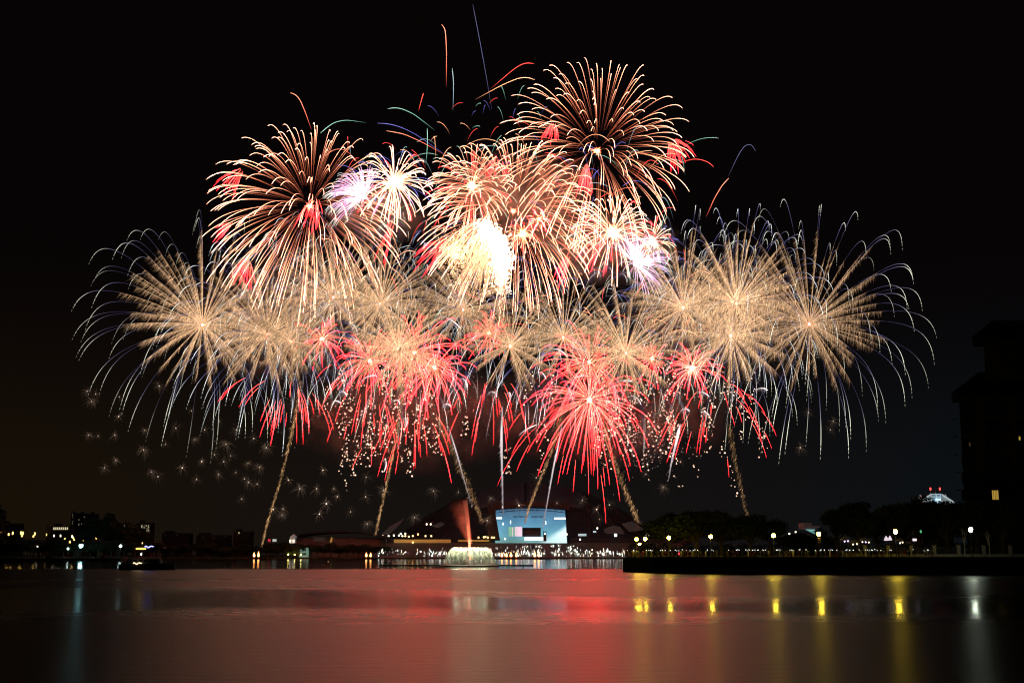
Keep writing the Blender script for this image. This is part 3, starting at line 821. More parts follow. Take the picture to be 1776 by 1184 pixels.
c = at(1683.5, 918, front(1683) + 7); wl.location = (c[0], c[1], 4.6); wl.scale = (1, 1, (c[2] - 4.6) / 5.45)
tag(wl, 'single white globe street lamp before the fence at the right', 'street lamp')
c = at(1421, 937, front(1421) + 6.7)
MB().box(c[0] - 0.42, c[0] + 0.42, c[1], c[1] + 0.05, c[2] - 0.65, c[2] + 0.65).tube([(c[0] - 0.42, c[1] + 0.02, c[2] + 0.68), (c[0] + 0.42, c[1] + 0.02, c[2] + 0.68)], 0.04, 5).build('banner', mat('banner_cloth', (0.5, 0.42, 0.2), 0.7, noise=0.2, scale=2))
tag(bpy.data.objects['banner'], 'small tan banner hanging under the lamp by the teal roof', 'banner')

# ---- people on the right promenade
def person_mesh(arms, seed):
    rg = np.random.default_rng(seed)
    J = [(0, 0, 0.95), (0, 0, 1.18), (0, 0, 1.42), (0, 0.0, 1.52), (0, -0.02, 1.66),
         (0.10, 0, 0.92), (0.11, 0.01, 0.5), (0.11, 0, 0.06), (0.12, -0.13, 0.04), (-0.10, 0, 0.92), (-0.11, 0.0, 0.5), (-0.11, 0.02, 0.06), (-0.12, -0.11, 0.04)]
    Rr = [0.15, 0.14, 0.16, 0.065, 0.105, 0.095, 0.07, 0.05, 0.045, 0.095, 0.07, 0.05, 0.045]
    E = [(0, 1), (1, 2), (2, 3), (3, 4), (0, 5), (5, 6), (6, 7), (7, 8), (0, 9), (9, 10), (10, 11), (11, 12)]
    for sg, up in ((1, arms[0]), (-1, arms[1])):
        n = len(J)
        if up: J += [(0.2 * sg, 0, 1.40), (0.25 * sg, 0.15, 1.30), (0.12 * sg, 0.38, 1.66), (0.10 * sg, 0.42, 1.74)]
        else: J += [(0.2 * sg, 0, 1.40), (0.25 * sg, -0.01, 1.12), (0.24 * sg, 0.06, 0.86), (0.23 * sg, 0.08, 0.78)]
        Rr += [0.06, 0.05, 0.038, 0.04]; E += [(2, n), (n, n + 1), (n + 1, n + 2), (n + 2, n + 3)]
    me = bpy.data.meshes.new('person_rig'); me.from_pydata(J, E, []); o = bpy.data.objects.new('person_rig', me); COL.objects.link(o)
    md = o.modifiers.new('skin', 'SKIN'); md.use_smooth_shade = True
    if not me.skin_vertices: me.skin_vertices.new()
    for v, r in zip(me.skin_vertices[0].data, Rr): v.radius = (r, r * 0.85)
    me.skin_vertices[0].data[0].use_root = True
    sd = o.modifiers.new('sub', 'SUBSURF'); sd.levels = 1; sd.render_levels = 1
    dg = bpy.context.evaluated_depsgraph_get(); dg.update()
    out = bpy.data.meshes.new_from_object(o.evaluated_get(dg))
    bpy.data.objects.remove(o); bpy.data.meshes.remove(me)
    return out


CLOTH = [('black', (0.03, 0.03, 0.035)), ('dark red', (0.22, 0.03, 0.03)), ('white', (0.55, 0.55, 0.55)), ('blue', (0.05, 0.08, 0.2)), ('khaki', (0.25, 0.2, 0.12))]
PM = {}
for i, (nm, c_) in enumerate(CLOTH):
    for up in (0, 1):
        me = person_mesh((up, up), i); me.name = 'person'
        me.materials.append(mat('clothing_' + nm.replace(' ', '_'), c_, 0.9, noise=0.2, scale=6)); PM[(i, up)] = me
E_PHONE = mat('phone_screen', (0.8, 0.8, 0.9), 0.3, (0.85, 0.95, 1.0), 2.2, sample=False)
phm = MB().box(-0.09, 0.09, 0.40, 0.42, 1.70, 1.84)
pho = None
for k in range(230):
    x = rng.uniform(1086, 1440) if rng.random() < 0.72 else rng.uniform(1440, 1610)
    Y = front(x) + 1.2 + rng.random() ** 1.5 * 9
    i = int(rng.choice(5, p=[0.42, 0.16, 0.16, 0.14, 0.12])); up = int(rng.random() < 0.4)
    o = bpy.data.objects.new('person', PM[(i, up)]); COL.objects.link(o)
    X = (x - 888) / F * Y
    o.location = (X, Y, 4.6); s = rng.uniform(0.93, 1.06); o.scale = (s, s, s * rng.uniform(0.96, 1.03)); o.rotation_euler = (0, 0, rng.uniform(-0.5, 0.9))
    tag(o, 'person in %s clothes %s in the crowd on the right promenade' % (CLOTH[i][0], 'holding a phone up' if up else 'standing'), 'person', 'spectators on the right promenade')
    if up:
        if pho is None: ph = phm.build('phone', E_PHONE, local=True); pho = ph
        else: ph = pho.copy(); COL.objects.link(ph)
        a = o.rotation_euler[2]
        ph.location = o.location; ph.scale = (s, s, o.scale[2]); ph.rotation_euler = o.rotation_euler
        tag(ph, 'glowing phone held up in the crowd on the right promenade', 'phone', 'phones held up on the right promenade')

# ---- fence at the right end
fx = [1500, 1540, 1580.5, 1620.5, 1662.5, 1706, 1752, 1800]
root = thing('park_fence', 'pale pillared fence along the right end of the promenade', 'fence', (at(1580, 950, 352)[0], 352, 4.6))
for a, b in zip(fx[:-1], fx[1:]):
    p, q = at(a, 950, 352)[0] + 0.42, at(b, 950, 352)[0] - 0.42
    MB().box(p, q, 351.9, 352.1, 4.6, 5.3).build('low_wall', M_WALL, root)
    mb = MB().box(p, q, 351.97, 352.03, 7.0, 7.06)
    n = int((q - p) / 0.16)
    for k in range(1, n): x = p + (q - p) * k / n; mb.box(x - 0.012, x + 0.012, 351.988, 352.012, 5.302, 6.998)
    mb.build('railing', M_IRON, root)
for x in fx:
    X = at(x, 950, 352)[0]
    MB().box(X - 0.38, X + 0.38, 351.6, 352.4, 4.6, 7.5).box(X - 0.46, X + 0.46, 351.52, 352.48, 7.502, 7.65).build('pillar', M_WALL, root)


def bare_tree(px, top, label):
    Y = 349; b = at(px, 955, Y); t = at(px, top, Y); H = t[2] - 4.6
    root = thing('bare_tree', label, 'tree', (b[0], Y, 4.6))
    rg = np.random.default_rng(int(px)); mb = MB()
    mb.tube([(b[0], Y, 4.6), (b[0] + 0.1, Y, 4.6 + H * 0.3), (b[0] + 0.05, Y, 4.6 + H * 0.5)], [0.13, 0.1, 0.08], 7)
    for k in range(7):
        a = rg.uniform(-1, 1); z0 = 4.6 + H * rg.uniform(0.3, 0.5)
        e1 = (b[0] + a * 0.5, Y + rg.uniform(-.4, .4), z0 + H * 0.22); e2 = (b[0] + a * rg.uniform(0.8, 1.4), Y + rg.uniform(-.7, .7), 4.6 + H * rg.uniform(0.8, 1.0))
        mb.tube([(b[0] + 0.05, Y, z0), e1, e2], [0.06, 0.045, 0.015], 5)
        for q in range(3): f = rg.uniform(0.3, 0.9); s_ = np.array(e1) * (1 - f) + np.array(e2) * f; mb.tube([s_, s_ + rg.uniform(-0.6, 0.6, 3) + [0, 0, 0.4]], [0.02, 0.008], 4)
    mb.build('trunk', mat('pale_bark', (0.3, 0.24, 0.17), 0.9, noise=0.3, scale=3), root)


bare_tree(1673, 914, 'thin bare tree beside the white globe lamp')
bare_tree(1716, 918, 'thin bare tree right of the white globe lamp')

# ---- stalls and little lit things under the right trees
def umbrella(px, py, wpx, Y, label, em):
    c = at(px, py, Y); r = wpx * mpp(Y) / 2
    root = thing('market_umbrella', label, 'umbrella', (c[0], Y, 4.6), 'white market umbrellas')
    MB().tube([(c[0], Y, 4.6), (c[0], Y, c[2] + 0.5)], 0.05, 6).build('pole', M_IRON, root)
    MB().lathe([(r, -0.7), (r * 0.96, -0.45), (r * 0.5, 0.25), (0.05, 0.6)], c, 8).build('canopy', em, root)
E_UMB = mat('glowing_canopy', (0.8, 0.75, 0.8), 0.6, (0.95, 0.8, 0.95), 0.8)
umbrella(1537, 932.5, 8, 362, 'glowing white market umbrella, left one of two', E_UMB)
umbrella(1543.5, 932, 7, 364, 'glowing white market umbrella, right one of two', E_UMB)
def stall(x0, x1, y0, y1, Y, label, canvas, em):
    p, q = at(x0, y1, Y), at(x1, y0, Y)
    root = thing('market_stall', label, 'stall', ((p[0] + q[0]) / 2, Y, 4.6))
    mb = MB()
    for x in (p[0], q[0]):
        for y in (Y, Y + 3): mb.box(x - 0.05, x + 0.05, y - 0.05, y + 0.05, 4.6, q[2])
    mb.build('frame', M_IRON, root)
    MB().hip(p[0] - 0.3, q[0] + 0.3, Y - 0.3, Y + 3.3, q[2], q[2] + 0.9).build('canopy', canvas, root)
    MB().box(p[0], q[0], Y - 0.2, Y + 0.4, 4.6, 5.5).build('counter', M_WALL, root)
    n = max(2, int((q[0] - p[0]) / 0.9))
    for k in range(n): x = p[0] + (q[0] - p[0]) * (k + 0.5) / n; MB().sphere((x, Y + 0.3, q[2] - 0.35 + rng.uniform(-.2, .1)), 0.16, 7, 5).build('lamp', em[int(rng.integers(len(em)))], root)
E_VIO = mat('violet_stall_lamp', (0.6, 0.5, 0.9), 0.3, (0.7, 0.55, 1.0), 9); E_WST = mat('warm_stall_lamp', (0.9, 0.8, 0.5), 0.3, (1.0, 0.8, 0.5), 9)
canv = mat('stall_canvas', (0.25, 0.24, 0.22), 0.8, noise=0.15, scale=2)
stall(1463, 1474, 936, 950, 366, 'market stall with violet lamps under the tall right trees', canv, [E_VIO, E_WST])
stall(1477, 1490, 941, 950, 362, 'market stall with warm lamps right of the violet one', canv, [E_WST])
stall(1494, 1510, 937, 950, 366, 'market stall with violet and white lamps, right one of three', canv, [E_VIO, E_WST, E_WST])
stall(1560, 1568, 938, 950, 368, 'small dark stall right of the glowing umbrellas', canv, [E_WST])
c = at(1586.5, 935.5, 360)
o = thing('lit_board', 'small pinkish white lit board behind the fence', 'sign', (c[0], 360, 4.6))
MB().box(c[0] - 0.55, c[0] + 0.55, 360, 360.15, c[2] - 0.33, c[2] + 0.33).build('panel', mat('board_light', (0.8, 0.7, 0.8), 0.5, (1.0, 0.82, 0.92), 1.1), o)
MB().box(c[0] - 0.06, c[0] + 0.06, 360.16, 360.28, 4.6, c[2]).build('post', M_IRON, o)
c = at(1597, 921, 372)
o = thing('green_lantern', 'small green lantern hanging among the dark right trees', 'lantern', c)
MB().lathe([(0.05, 0.4), (0.25, 0.2), (0.3, -0.1), (0.12, -0.45)], c, 8).build('shade', mat('green_lantern_light', (0.2, 0.6, 0.4), 0.4, (0.15, 0.75, 0.35), 0.6, sample=False), o)
MB().tube([c + [0, 0, 0.4], c + [0, 0, 2.0]], 0.02, 4).build('cord', M_IRON, o)
o = MB().sphere(at(1177.5, 959.5, front(1177) + 1.1), 0.24, 8, 5, 1.6).build('red_torch', mat('red_torch_light', (0.8, 0.1, 0.1), 0.4, (1.0, 0.05, 0.08), 1.3, sample=False), None, loc=at(1177.5, 959.5, front(1177) + 1.1))
tag(o, 'small red torch glowing in the crowd on the right promenade', 'torch')
for x, y in ((1467, 916), (1369, 925), (1380, 922)):
    o = MB().sphere(at(x, y, 460), 0.3, 8, 5).build('window_lamp', E_PALE, None, loc=at(x, y, 460)); tag(o, 'tiny pale lamp glinting behind the right trees', 'lamp', 'tiny lamps behind the right trees')

# ---- teal roofed block behind the right trees
Y = 640; p, q = at(1395, 932, Y), at(1423, 917.5, Y)
o = thing('roof_block', 'pinkish block with a teal lit roof edge between the tree clumps', 'building', ((p[0] + q[0]) / 2, Y, 4.3))
MB().box(p[0] - 2, q[0], Y, Y + 20, 4.3, p[2]).build('wall', M_WALL, o)
A = [at(x, y, Y - 1) for x, y in ((1397, 917.5), (1421, 917.5), (1420, 925), (1414, 927), (1406, 922))]
MB().prism_y([(v[0], v[2]) for v in A], Y - 1, Y - 0.4).build('lit_fascia', mat('teal_fascia', (0.4, 0.7, 0.7), 0.5, (0.30, 0.72, 0.66), 0.55, sample=False), o)
E_DPK = mat('dim_pink_facade', (0.3, 0.2, 0.2), 0.7, (0.5, 0.25, 0.25), 0.045, sample=False)
a_, b_ = at(1396, 917.2, Y), at(1408, 906, Y); MB().box(a_[0], b_[0], Y, Y + 14, a_[2], b_[2]).build('upper_block', E_DPK, o)
a_, b_ = at(1411, 917.2, Y), at(1422, 911.5, Y); MB().box(a_[0], b_[0], Y, Y + 14, a_[2], b_[2]).build('upper_block', E_DPK, o)

# ---- illuminated tent like roof with two red beacons, above the trees
def crown_roof():
    Y = 520; P_ = lambda x, y, d=0: at(x, y, Y + d)
    root = thing('crown_roof_tower', 'tower top with a white floodlit crown roof and two red beacons', 'tower', (P_(1625, 870)[0], Y, 4.3))
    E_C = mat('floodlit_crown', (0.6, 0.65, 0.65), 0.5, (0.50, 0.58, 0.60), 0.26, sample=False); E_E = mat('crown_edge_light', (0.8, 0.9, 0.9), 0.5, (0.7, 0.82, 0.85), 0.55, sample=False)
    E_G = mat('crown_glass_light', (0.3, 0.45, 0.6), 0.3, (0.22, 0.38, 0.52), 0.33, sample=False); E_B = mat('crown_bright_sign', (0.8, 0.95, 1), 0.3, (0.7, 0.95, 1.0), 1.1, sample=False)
    def slab(name, pts, m_, y0, y1): A_ = [P_(x, y) for x, y in pts]; return MB().prism_y([(v[0], v[2]) for v in A_], Y + y0, Y + y1).build(name, m_, root)
    a_, b_ = P_(1600, 900), P_(1652, 872); MB().box(a_[0], b_[0], Y + 1, Y + 22, 4.3, b_[2]).build('shaft', M_WALL, root)
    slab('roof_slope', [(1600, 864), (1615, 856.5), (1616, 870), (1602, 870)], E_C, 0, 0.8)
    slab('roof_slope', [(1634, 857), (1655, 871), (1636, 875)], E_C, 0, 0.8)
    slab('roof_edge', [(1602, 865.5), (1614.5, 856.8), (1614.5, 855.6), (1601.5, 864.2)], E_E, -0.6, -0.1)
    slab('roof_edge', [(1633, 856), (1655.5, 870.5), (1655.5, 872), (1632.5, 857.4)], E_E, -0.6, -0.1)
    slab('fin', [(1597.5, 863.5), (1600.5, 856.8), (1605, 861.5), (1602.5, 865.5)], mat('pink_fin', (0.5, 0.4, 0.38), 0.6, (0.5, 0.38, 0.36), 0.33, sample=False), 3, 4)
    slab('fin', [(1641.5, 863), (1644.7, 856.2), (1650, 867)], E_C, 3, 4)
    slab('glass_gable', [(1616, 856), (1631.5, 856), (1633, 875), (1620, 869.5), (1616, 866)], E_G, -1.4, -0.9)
    mb = MB()
    for x0, y0, x1, y1 in ((1616, 856.2, 1631.5, 856.2), (1616, 856.2, 1616, 868), (1631.5, 856.2, 1632, 872), (1623.5, 856.2, 1626, 872), (1616, 861, 1631.7, 861)):
        mb.tube([P_(x0, y0, -1.6), P_(x1, y1, -1.6)], 0.12, 4)
    mb.build('glass_frame', E_E, root)
    for x in (1621.6, 1626.4): a_, b_ = P_(x - 1.7, 868), P_(x + 1.7, 864.4); MB().box(a_[0], b_[0], Y - 2.2, Y - 1.8, a_[2], b_[2]).build('bright_lamp', E_B, root)
    for x in (1613.7, 1630): MB().tube([P_(x, 856), P_(x, 848.5)], 0.1, 5).build('mast', M_WHITEP, root); MB().sphere(P_(x, 847.5), 0.36, 8, 5, 1.8).build('beacon', E_RED, root)
    MB().tube([P_(1622, 856), P_(1622, 848)], 0.07, 5).build('mast', M_WHITEP, root)
crown_roof()

# ---- apartment block at the right edge
def apartment():
    Y = 470; s = mpp(Y)
    root = thing('apartment_block', 'tall dark apartment block with hipped roofs at the right edge, one window lit', 'apartment building', (at(1740, 950, Y)[0], Y, 4.3))
    L0 = at(1667, 760, Y)[0]; R0 = L0 + 58
    z1 = at(1680, 684, Y)[2]; z2 = at(1720, 583, Y)[2]
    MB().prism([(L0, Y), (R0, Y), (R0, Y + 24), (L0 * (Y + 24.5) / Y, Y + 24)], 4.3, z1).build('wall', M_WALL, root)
    def hip(l, r, ya, yb, za, zb_):
        bl = l * yb / ya * 1.002; cy = (ya + yb) / 2; w_ = r - l
        return MB().add([(l, ya, za), (r, ya, za), (r, yb, za), (bl, yb, za), (l + w_ * 0.24, cy, zb_), (r - w_ * 0.3, cy, zb_)], [(0, 3, 2, 1), (0, 1, 5, 4), (2, 3, 4, 5), (1, 2, 5), (3, 0, 4)])
    hip(L0 - 3.8, R0 + 4, Y - 3.2, Y + 25, z1 + 0.01, z1 + 10).build('roof', M_TILE, root)
    L1 = at(1706, 600, Y)[0]
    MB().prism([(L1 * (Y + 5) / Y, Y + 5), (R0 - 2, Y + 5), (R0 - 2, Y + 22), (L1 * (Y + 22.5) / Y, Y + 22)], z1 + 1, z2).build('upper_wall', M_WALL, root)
    hip(L1 - 3.4, R0, Y + 2.2, Y + 24, z2 + 0.01, z2 + 8.5).build('roof', M_TILE, root)
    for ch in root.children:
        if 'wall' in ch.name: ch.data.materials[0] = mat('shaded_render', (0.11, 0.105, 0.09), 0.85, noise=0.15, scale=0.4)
    rows = [708, 739, 769, 799, 829, 858]
    for r in rows:
        for x0, x1, hh in ((1669, 1688, 18), (1711, 1736, 19), (1744, 1750, 7), (1765, 1784, 20)):
            lit = r == 858 and x0 == 1711
            a_, b_ = at(x0, r + hh / 2, Y), at(x1, r - hh / 2, Y)
            if lit: a_, b_ = at(1721, r + 8, Y), at(1731, r - 8, Y)
            f = MB()
            X0, X1, Z0, Z1 = a_[0], b_[0], a_[2], b_[2]
            f.box(X0 - 0.18, X0, Y - 0.22, Y - 0.02, Z0, Z1).box(X1, X1 + 0.18, Y - 0.22, Y - 0.02, Z0, Z1).box(X0 - 0.18, X1 + 0.18, Y - 0.22, Y - 0.02, Z1, Z1 + 0.18).box(X0 - 0.3, X1 + 0.3, Y - 0.45, Y - 0.02, Z0 - 0.22, Z0)
            for k in range(1, 4): xx = X0 + (X1 - X0) * k / 4; f.box(xx - 0.05, xx + 0.05, Y - 0.18, Y - 0.06, Z0, Z1)
            w_ = f.build('window', M_BLACK if not lit else M_IRON, root)
            if lit: w_['label'] = 'lit yellow window'
            MB().box(X0, X1, Y - 0.05, Y - 0.01, Z0, Z1).build('pane', E_WARMW if lit else M_GLASS, w_)
    for x, y in ((1768.5, 759.5), (1682, 770)):
        q = at(x, y, Y - 0.3); MB().box(q[0] - 0.28, q[0] + 0.28, Y - 0.3, Y - 0.26, q[2] - 0.7, q[2] + 0.6).build('lit_pane', E_WARMW if x > 1700 else mat('dim_pane_light', (0.5, 0.4, 0.2), 0.5, (0.6, 0.4, 0.1), 0.06, sample=False), root)
    q = at(1684, 633, Y)
    for k in range(7): z = z1 - 2 - k * 6.6; MB().box(L0 - 0.35, L0 + 0.02 - 0.37, Y + 2, Y + 8, z - 0.3, z).build('ledge', M_WALL, root)


apartment()

# ---- left bank: viaduct lamps, floodlights, city behind
def road_lamp(em, h=11.0):
    root = thing('road_lamp', 'lamp', 'street lamp')
    MB().tube([(0, 0, 0), (0, 0, h), (0.5, 0, h + 0.4)], [0.14, 0.08, 0.06], 6).build('pole', M_IRON, root, local=True)
    MB().lathe([(0.2, -1.2), (0.48, -0.6), (0.5, 0.4), (0.25, 1.1)], (0.5, 0, h + 0.2), 8).build('lamp_head', em, root, True, local=True)
    return root


vd = MB().box(-560, -300, 1104, 1118, 9.5, 11).build('deck', M_CONC, None)
vr = thing('viaduct', 'dark elevated road on piers behind the left bank trees', 'viaduct', (-430, 1111, 2.2))
vd.parent = vr; vd.location = -vr.location
for k in range(8): MB().lathe([(1.2, 0), (1.2, 7.3)], (-545 + k * 34, 1111, 2.2), 10).build('pier', M_CONC, vr)
RL = [(2, 923), (15, 926), (22, 924), (36.5, 923.5), (40, 924), (38, 928.5), (60.5, 925), (58, 929.5), (81, 926.5), (93.5, 928.5), (105, 928.5), (112.5, 934), (125, 929.5), (127, 932), (129, 935.5),
      (142, 932), (146, 931), (144.5, 937), (139, 940.5), (159, 938.5), (166.5, 933), (165.5, 939.5), (169, 942), (188.5, 943), (210.5, 941), (214.5, 940.5), (219, 941)]
rl = {}
for i, (x, y) in enumerate(RL):
    Y = 1111; c = at(x, y, Y)
    k = 'p' if i in (9, 10, 12, 19, 22) else 'y'
    if k not in rl: rl[k] = road_lamp(E_PALE if k == 'p' else E_ROAD); o = rl[k]
    else: o = copy_tree(rl[k])
    zb = 11.0 if c[0] < -302 and c[2] > 16 else 2.2
    o.location = (c[0] - 0.5, Y if zb > 3 else 1085, zb); sc_ = (c[2] - zb) / 11.2
    o.scale = (1, 1, sc_) if sc_ > 0.6 else (0.8, 0.8, sc_)
    tag(o, 'small yellow road lamp in the row behind the left bank trees' if k == 'y' else 'small pale road lamp in the row behind the left bank trees', 'street lamp', 'road lamps behind the left bank')
def flood(px, py, Y, r, em, label, zb=2.2):
    c = at(px, py, Y); o = thing('floodlight', label, 'floodlight', (c[0], Y, zb))
    MB().tube([(c[0], Y + 0.5, zb), (c[0], Y + 0.5, c[2])], 0.12, 6).build('pole', M_IRON, o)
    MB().sphere(c, r, 12, 8).build('lamp', em, o, True)
flood(140.5, 946, 926, 1.25, E_TEAL, 'brightest teal floodlight at the water edge of the left bank', 2.0)
flood(118, 951, 926, 0.75, mat('small_white_flood', (0.8, 0.9, 0.9), 0.3, (0.75, 0.95, 0.85), 7), 'small white floodlight left of the teal one')
flood(209, 946.5, 934, 1.0, mat('pale_teal_flood', (0.8, 0.9, 0.9), 0.3, (0.62, 0.92, 0.9), 14), 'pale teal floodlight at the tip of the left bank')
flood(65, 947, 940, 0.45, E_PALE, 'dim pale lamp low on the left bank')

def block(x0, x1, top, Y, label, wins, lit, cols=6, rowsn=8, p_lit=0.15, wallm=None):
    p, q = at(x0, 950, Y), at(x1, top, Y)
    root = thing('apartment_building', label, 'building', ((p[0] + q[0]) / 2, Y, 1.6))
    MB().box(p[0], q[0], Y, Y + 16, 1.6, q[2]).build('wall', wallm or mat('city_wall', (0.02, 0.02, 0.02), 0.8, noise=0.2, scale=0.1), root)
    MB().box(p[0] + 2, p[0] + (q[0] - p[0]) * 0.4, Y + 4, Y + 10, q[2], q[2] + 3).build('roof_room', mat('city_wall'), root)
    for x, y, w_, h_ in wins:
        a_, b_ = at(x - w_ / 2, y + h_ / 2, Y), at(x + w_ / 2, y - h_ / 2, Y)
        MB().box(a_[0], b_[0], Y - 0.3, Y - 0.05, a_[2], b_[2]).build('window', lit, root)


E_DIMW = mat('dim_far_window', (0.8, 0.8, 0.7), 0.4, (0.9, 0.85, 0.65), 0.22, sample=False)
block(86, 124, 912, 1500, 'low block with a bright row of lit windows, behind the conifer', [(93.5 + i * 3.35, 916, 2.0, 4.2) for i in range(8)], E_COOLW)
block(236, 262, 906, 1480, 'office tower with a bright grid of lit windows', [(246 + c * 4.0 + (0.3 if c else 0), 911 + r * 2.5, 2.6 if c else 2.2, 1.7) for c in range(3) for r in range(6 if c else 7)] + [(258, 911 + r * 2.6, 1.0, 1.6) for r in range(5)], E_COOLW)
block(120, 131, 889, 1900, 'tall far tower with few faint windows, left of the twin trees', [(126, 892 + k * 4, 0.8, 1.6) for k in range(5) if k != 2], E_DIMW)
block(133, 150, 890, 1850, 'tall far tower with two dotted columns of windows', [(137, 901, 1.0, 2.4), (136.8, 909, 1.0, 3.5), (141.5, 908, .8, 2), (146.5, 896, .8, 1.4), (146.5, 903, .8, 1.6), (141.5, 921, .9, 4)], E_DIMW)
block(151, 166, 890, 1900, 'far tower hidden behind the left twin tree, one window lit at its top', [(155.3, 894, 1.1, 2.6), (162, 900, .8, 1.4)], E_DIMW)
block(180, 194, 891, 1900, 'far tower between the twin trees, one window lit at its top', [(185.6, 895, 1.0, 2.2)], E_DIMW)
block(194, 208, 906, 1800, 'far block with a short row of faint windows', [(196.3, 909.5, 1.1, 2.2), (201, 909.5, .9, 1.4), (205.5, 909.5, .9, 1.4)], E_DIMW)
block(211, 219, 907, 1800, 'slim far tower with one thin lit stair column', [(215.7, 910 + k * 2.4, 0.9, 1.5) for k in range(6)], E_DIMW)
block(-5, 34, 907, 1700, 'far block at the left edge with one dim corner light', [(5.2, 910.5, 1.2, 3.8), (2, 912, .6, .8), (13, 908.5, .6, .8)], E_DIMW)
block(280, 330, 924, 1700, 'unlit far block right of the office tower', [(287, 927, .8, .9), (307, 928, .8, 1)], E_DIMW)
block(404, 436, 921, 1650, 'far block with a single pale lamp above the leftmost barge', [(414.5, 923.5, 1.3, 3)], E_COOLW)
block(340, 398, 927.5, 1700, 'wide unlit far block above the left water', [(352, 930, .7, .8), (371, 932, .7, .8), (390, 930, .7, .8)], E_DIMW)

# ---- ferry
def ferry():
    Y = 432.0; s = mpp(Y); cx = at(256, 980, Y)[0]
    root = thing('ferry', 'dark ferry on the left water with an amber deck light and two wavy light trails', 'boat', (cx, Y, 0))
    L_, B_ = 9.2, 2.4
    vs, fs = [], []
    st = [(-L_, 0.86), (-L_ * 0.7, 1.0), (0, 1.0), (L_ * 0.5, 0.92), (L_ * 0.8, 0.6), (L_, 0.06)]
    for x, k in st:
        sh = 0.5 * max(0, x / L_) ** 2
        for yy, z in ((-B_ * k, 2.0 + sh), (-B_ * k * 0.85, 0.5), (-B_ * k * 0.4, -0.5), (B_ * k * 0.4, -0.5), (B_ * k * 0.85, 0.5), (B_ * k, 2.0 + sh)): vs.append((cx + x, Y + yy, z))
    for i in range(5):
        for j in range(5): fs.append((i * 6 + j, (i + 1) * 6 + j, (i + 1) * 6 + j + 1, i * 6 + j + 1))
        fs.append((i * 6, i * 6 + 5, (i + 1) * 6 + 5, (i + 1) * 6))
    fs.append((5, 4, 3, 2, 1, 0)); fs.append(tuple(30 + k for k in range(6)))
    link_mesh('hull', vs, fs, mat('dark_hull_paint', (0.025, 0.028, 0.035), 0.4, noise=0.3, scale=1), root)
    MB().box(cx - 6.5, cx + 4.5, Y - 1.8, Y + 1.8, 2.05, 3.7).build('cabin', mat('cabin_paint', (0.10, 0.10, 0.12), 0.5), root)
    for k in range(6): MB().box(cx - 6 + k * 1.7, cx - 4.8 + k * 1.7, Y - 1.86, Y - 1.81, 2.7, 3.4).build('window', M_GLASS, root)
    q = at(247, 950.5, Y)
    MB().hip(q[0] - 2.6, q[0] + 2.9, Y - 1.9, Y + 1.9, q[2] + 0.05, q[2] + 0.7).build('canopy', mat('canopy_cloth', (0.5, 0.35, 0.15), 0.7), root)
    for dx in (-2.2, 2.4): MB().tube([(q[0] + dx, Y - 1.6, 3.7), (q[0] + dx, Y - 1.6, q[2] + 0.1)], 0.05, 5).build('canopy_post', M_IRON, root)
    MB().tube([(q[0] - 1.6, Y - 1.7, q[2] - 0.1), (q[0] + 1.6, Y - 1.7, q[2] - 0.1)], 0.26, 8).build('deck_light', mat('amber_deck_light', (0.9, 0.6, 0.2), 0.4, (1.0, 0.52, 0.08), 3.2), root)
    MB().tube([(q[0], Y, q[2] + 0.6), (q[0], Y, q[2] + 1.9)], 0.06, 5).build('mast', M_IRON, root)
    MB().sphere((q[0] - 0.1, Y, q[2] + 1.75), 0.17, 8, 5, 1.6).build('mast_lamp', mat('amber_mast_lamp', (0.9, 0.6, 0.2), 0.4, (1.0, 0.66, 0.2), 3, sample=False), root)
    c = at(245, 960.5, Y - 2); MB().sphere(c, 0.25, 8, 6, 1.9).build('cabin_lamp', E_CROWD, root)
    pts = [at(x, y, Y - 2.0) for x, y in ((251, 947.6), (253, 946.4), (255, 947.4), (257.2, 949.2), (259.5, 947.4), (262, 946.5), (266, 947.2))]  # blue streak left by a moving boat lamp, shaped as a glowing tube
    MB().tube(pts, 0.15, 6).build('light_trail', E_BLUE, root)
    pts = [at(x, y, Y - 2.7) for x, y in ((231, 976.4), (233, 975.2), (235, 976.5), (237, 978.2), (239.5, 976), (242, 975.4), (245.5, 976.4))]  # motion streak of the pale lamp, likewise modelled as a glowing tube
    MB().tube(pts, 0.13, 6).build('light_trail', E_CREAMS, root)


ferry()
# ================================================================== FIREWORKS
YF = 1150.0


def sphere_dirs(n, jitter=0.35):
    i = np.arange(n) + 0.5
    ph = np.arccos(1 - 2 * i / n); th = math.pi * (1 + 5 ** 0.5) * i
    d = np.stack([np.cos(th) * np.sin(ph), np.sin(th) * np.sin(ph), np.cos(ph)], 1)
    d += rng.normal(0, jitter / math.sqrt(n) * 2.0, d.shape)
    d /= np.linalg.norm(d, axis=1)[:, None]
    q = rng.permutation(n)
    # random turn about the vertical and a tilt so that no two shells match
    a = rng.uniform(0, 6.28)
    c, s = math.cos(a), math.sin(a)
    d = d @ np.array([[c, -s, 0], [s, c, 0], [0, 0, 1.0]])
    return d[q]


def cone_dirs(n, axis, half):
    ax = np.array(axis, float); ax /= np.linalg.norm(ax)
    out = []
    while len(out) < n:
        d = rng.normal(0, 1, 3); d /= np.linalg.norm(d)
        if d @ ax > math.cos(math.radians(half)): out.append(d)
    return np.array(out)


def traj(R, d, u, a=2.4, G=0.3, up=0.12, wind=0.04):
    """path of one star thrown out of the shell: air drag, gravity, a little wind to the left"""
    e = 1 - np.exp(-a * u); E = 1 - math.exp(-a)
    v = d + np.array([0, 0, up])
    p = (R * e / E)[:, None] * v[None, :]
    D = (u - e / a) / (1 - E / a)
    p[:, 2] -= G * R * D
    p[:, 0] -= wind * R * D
    return p


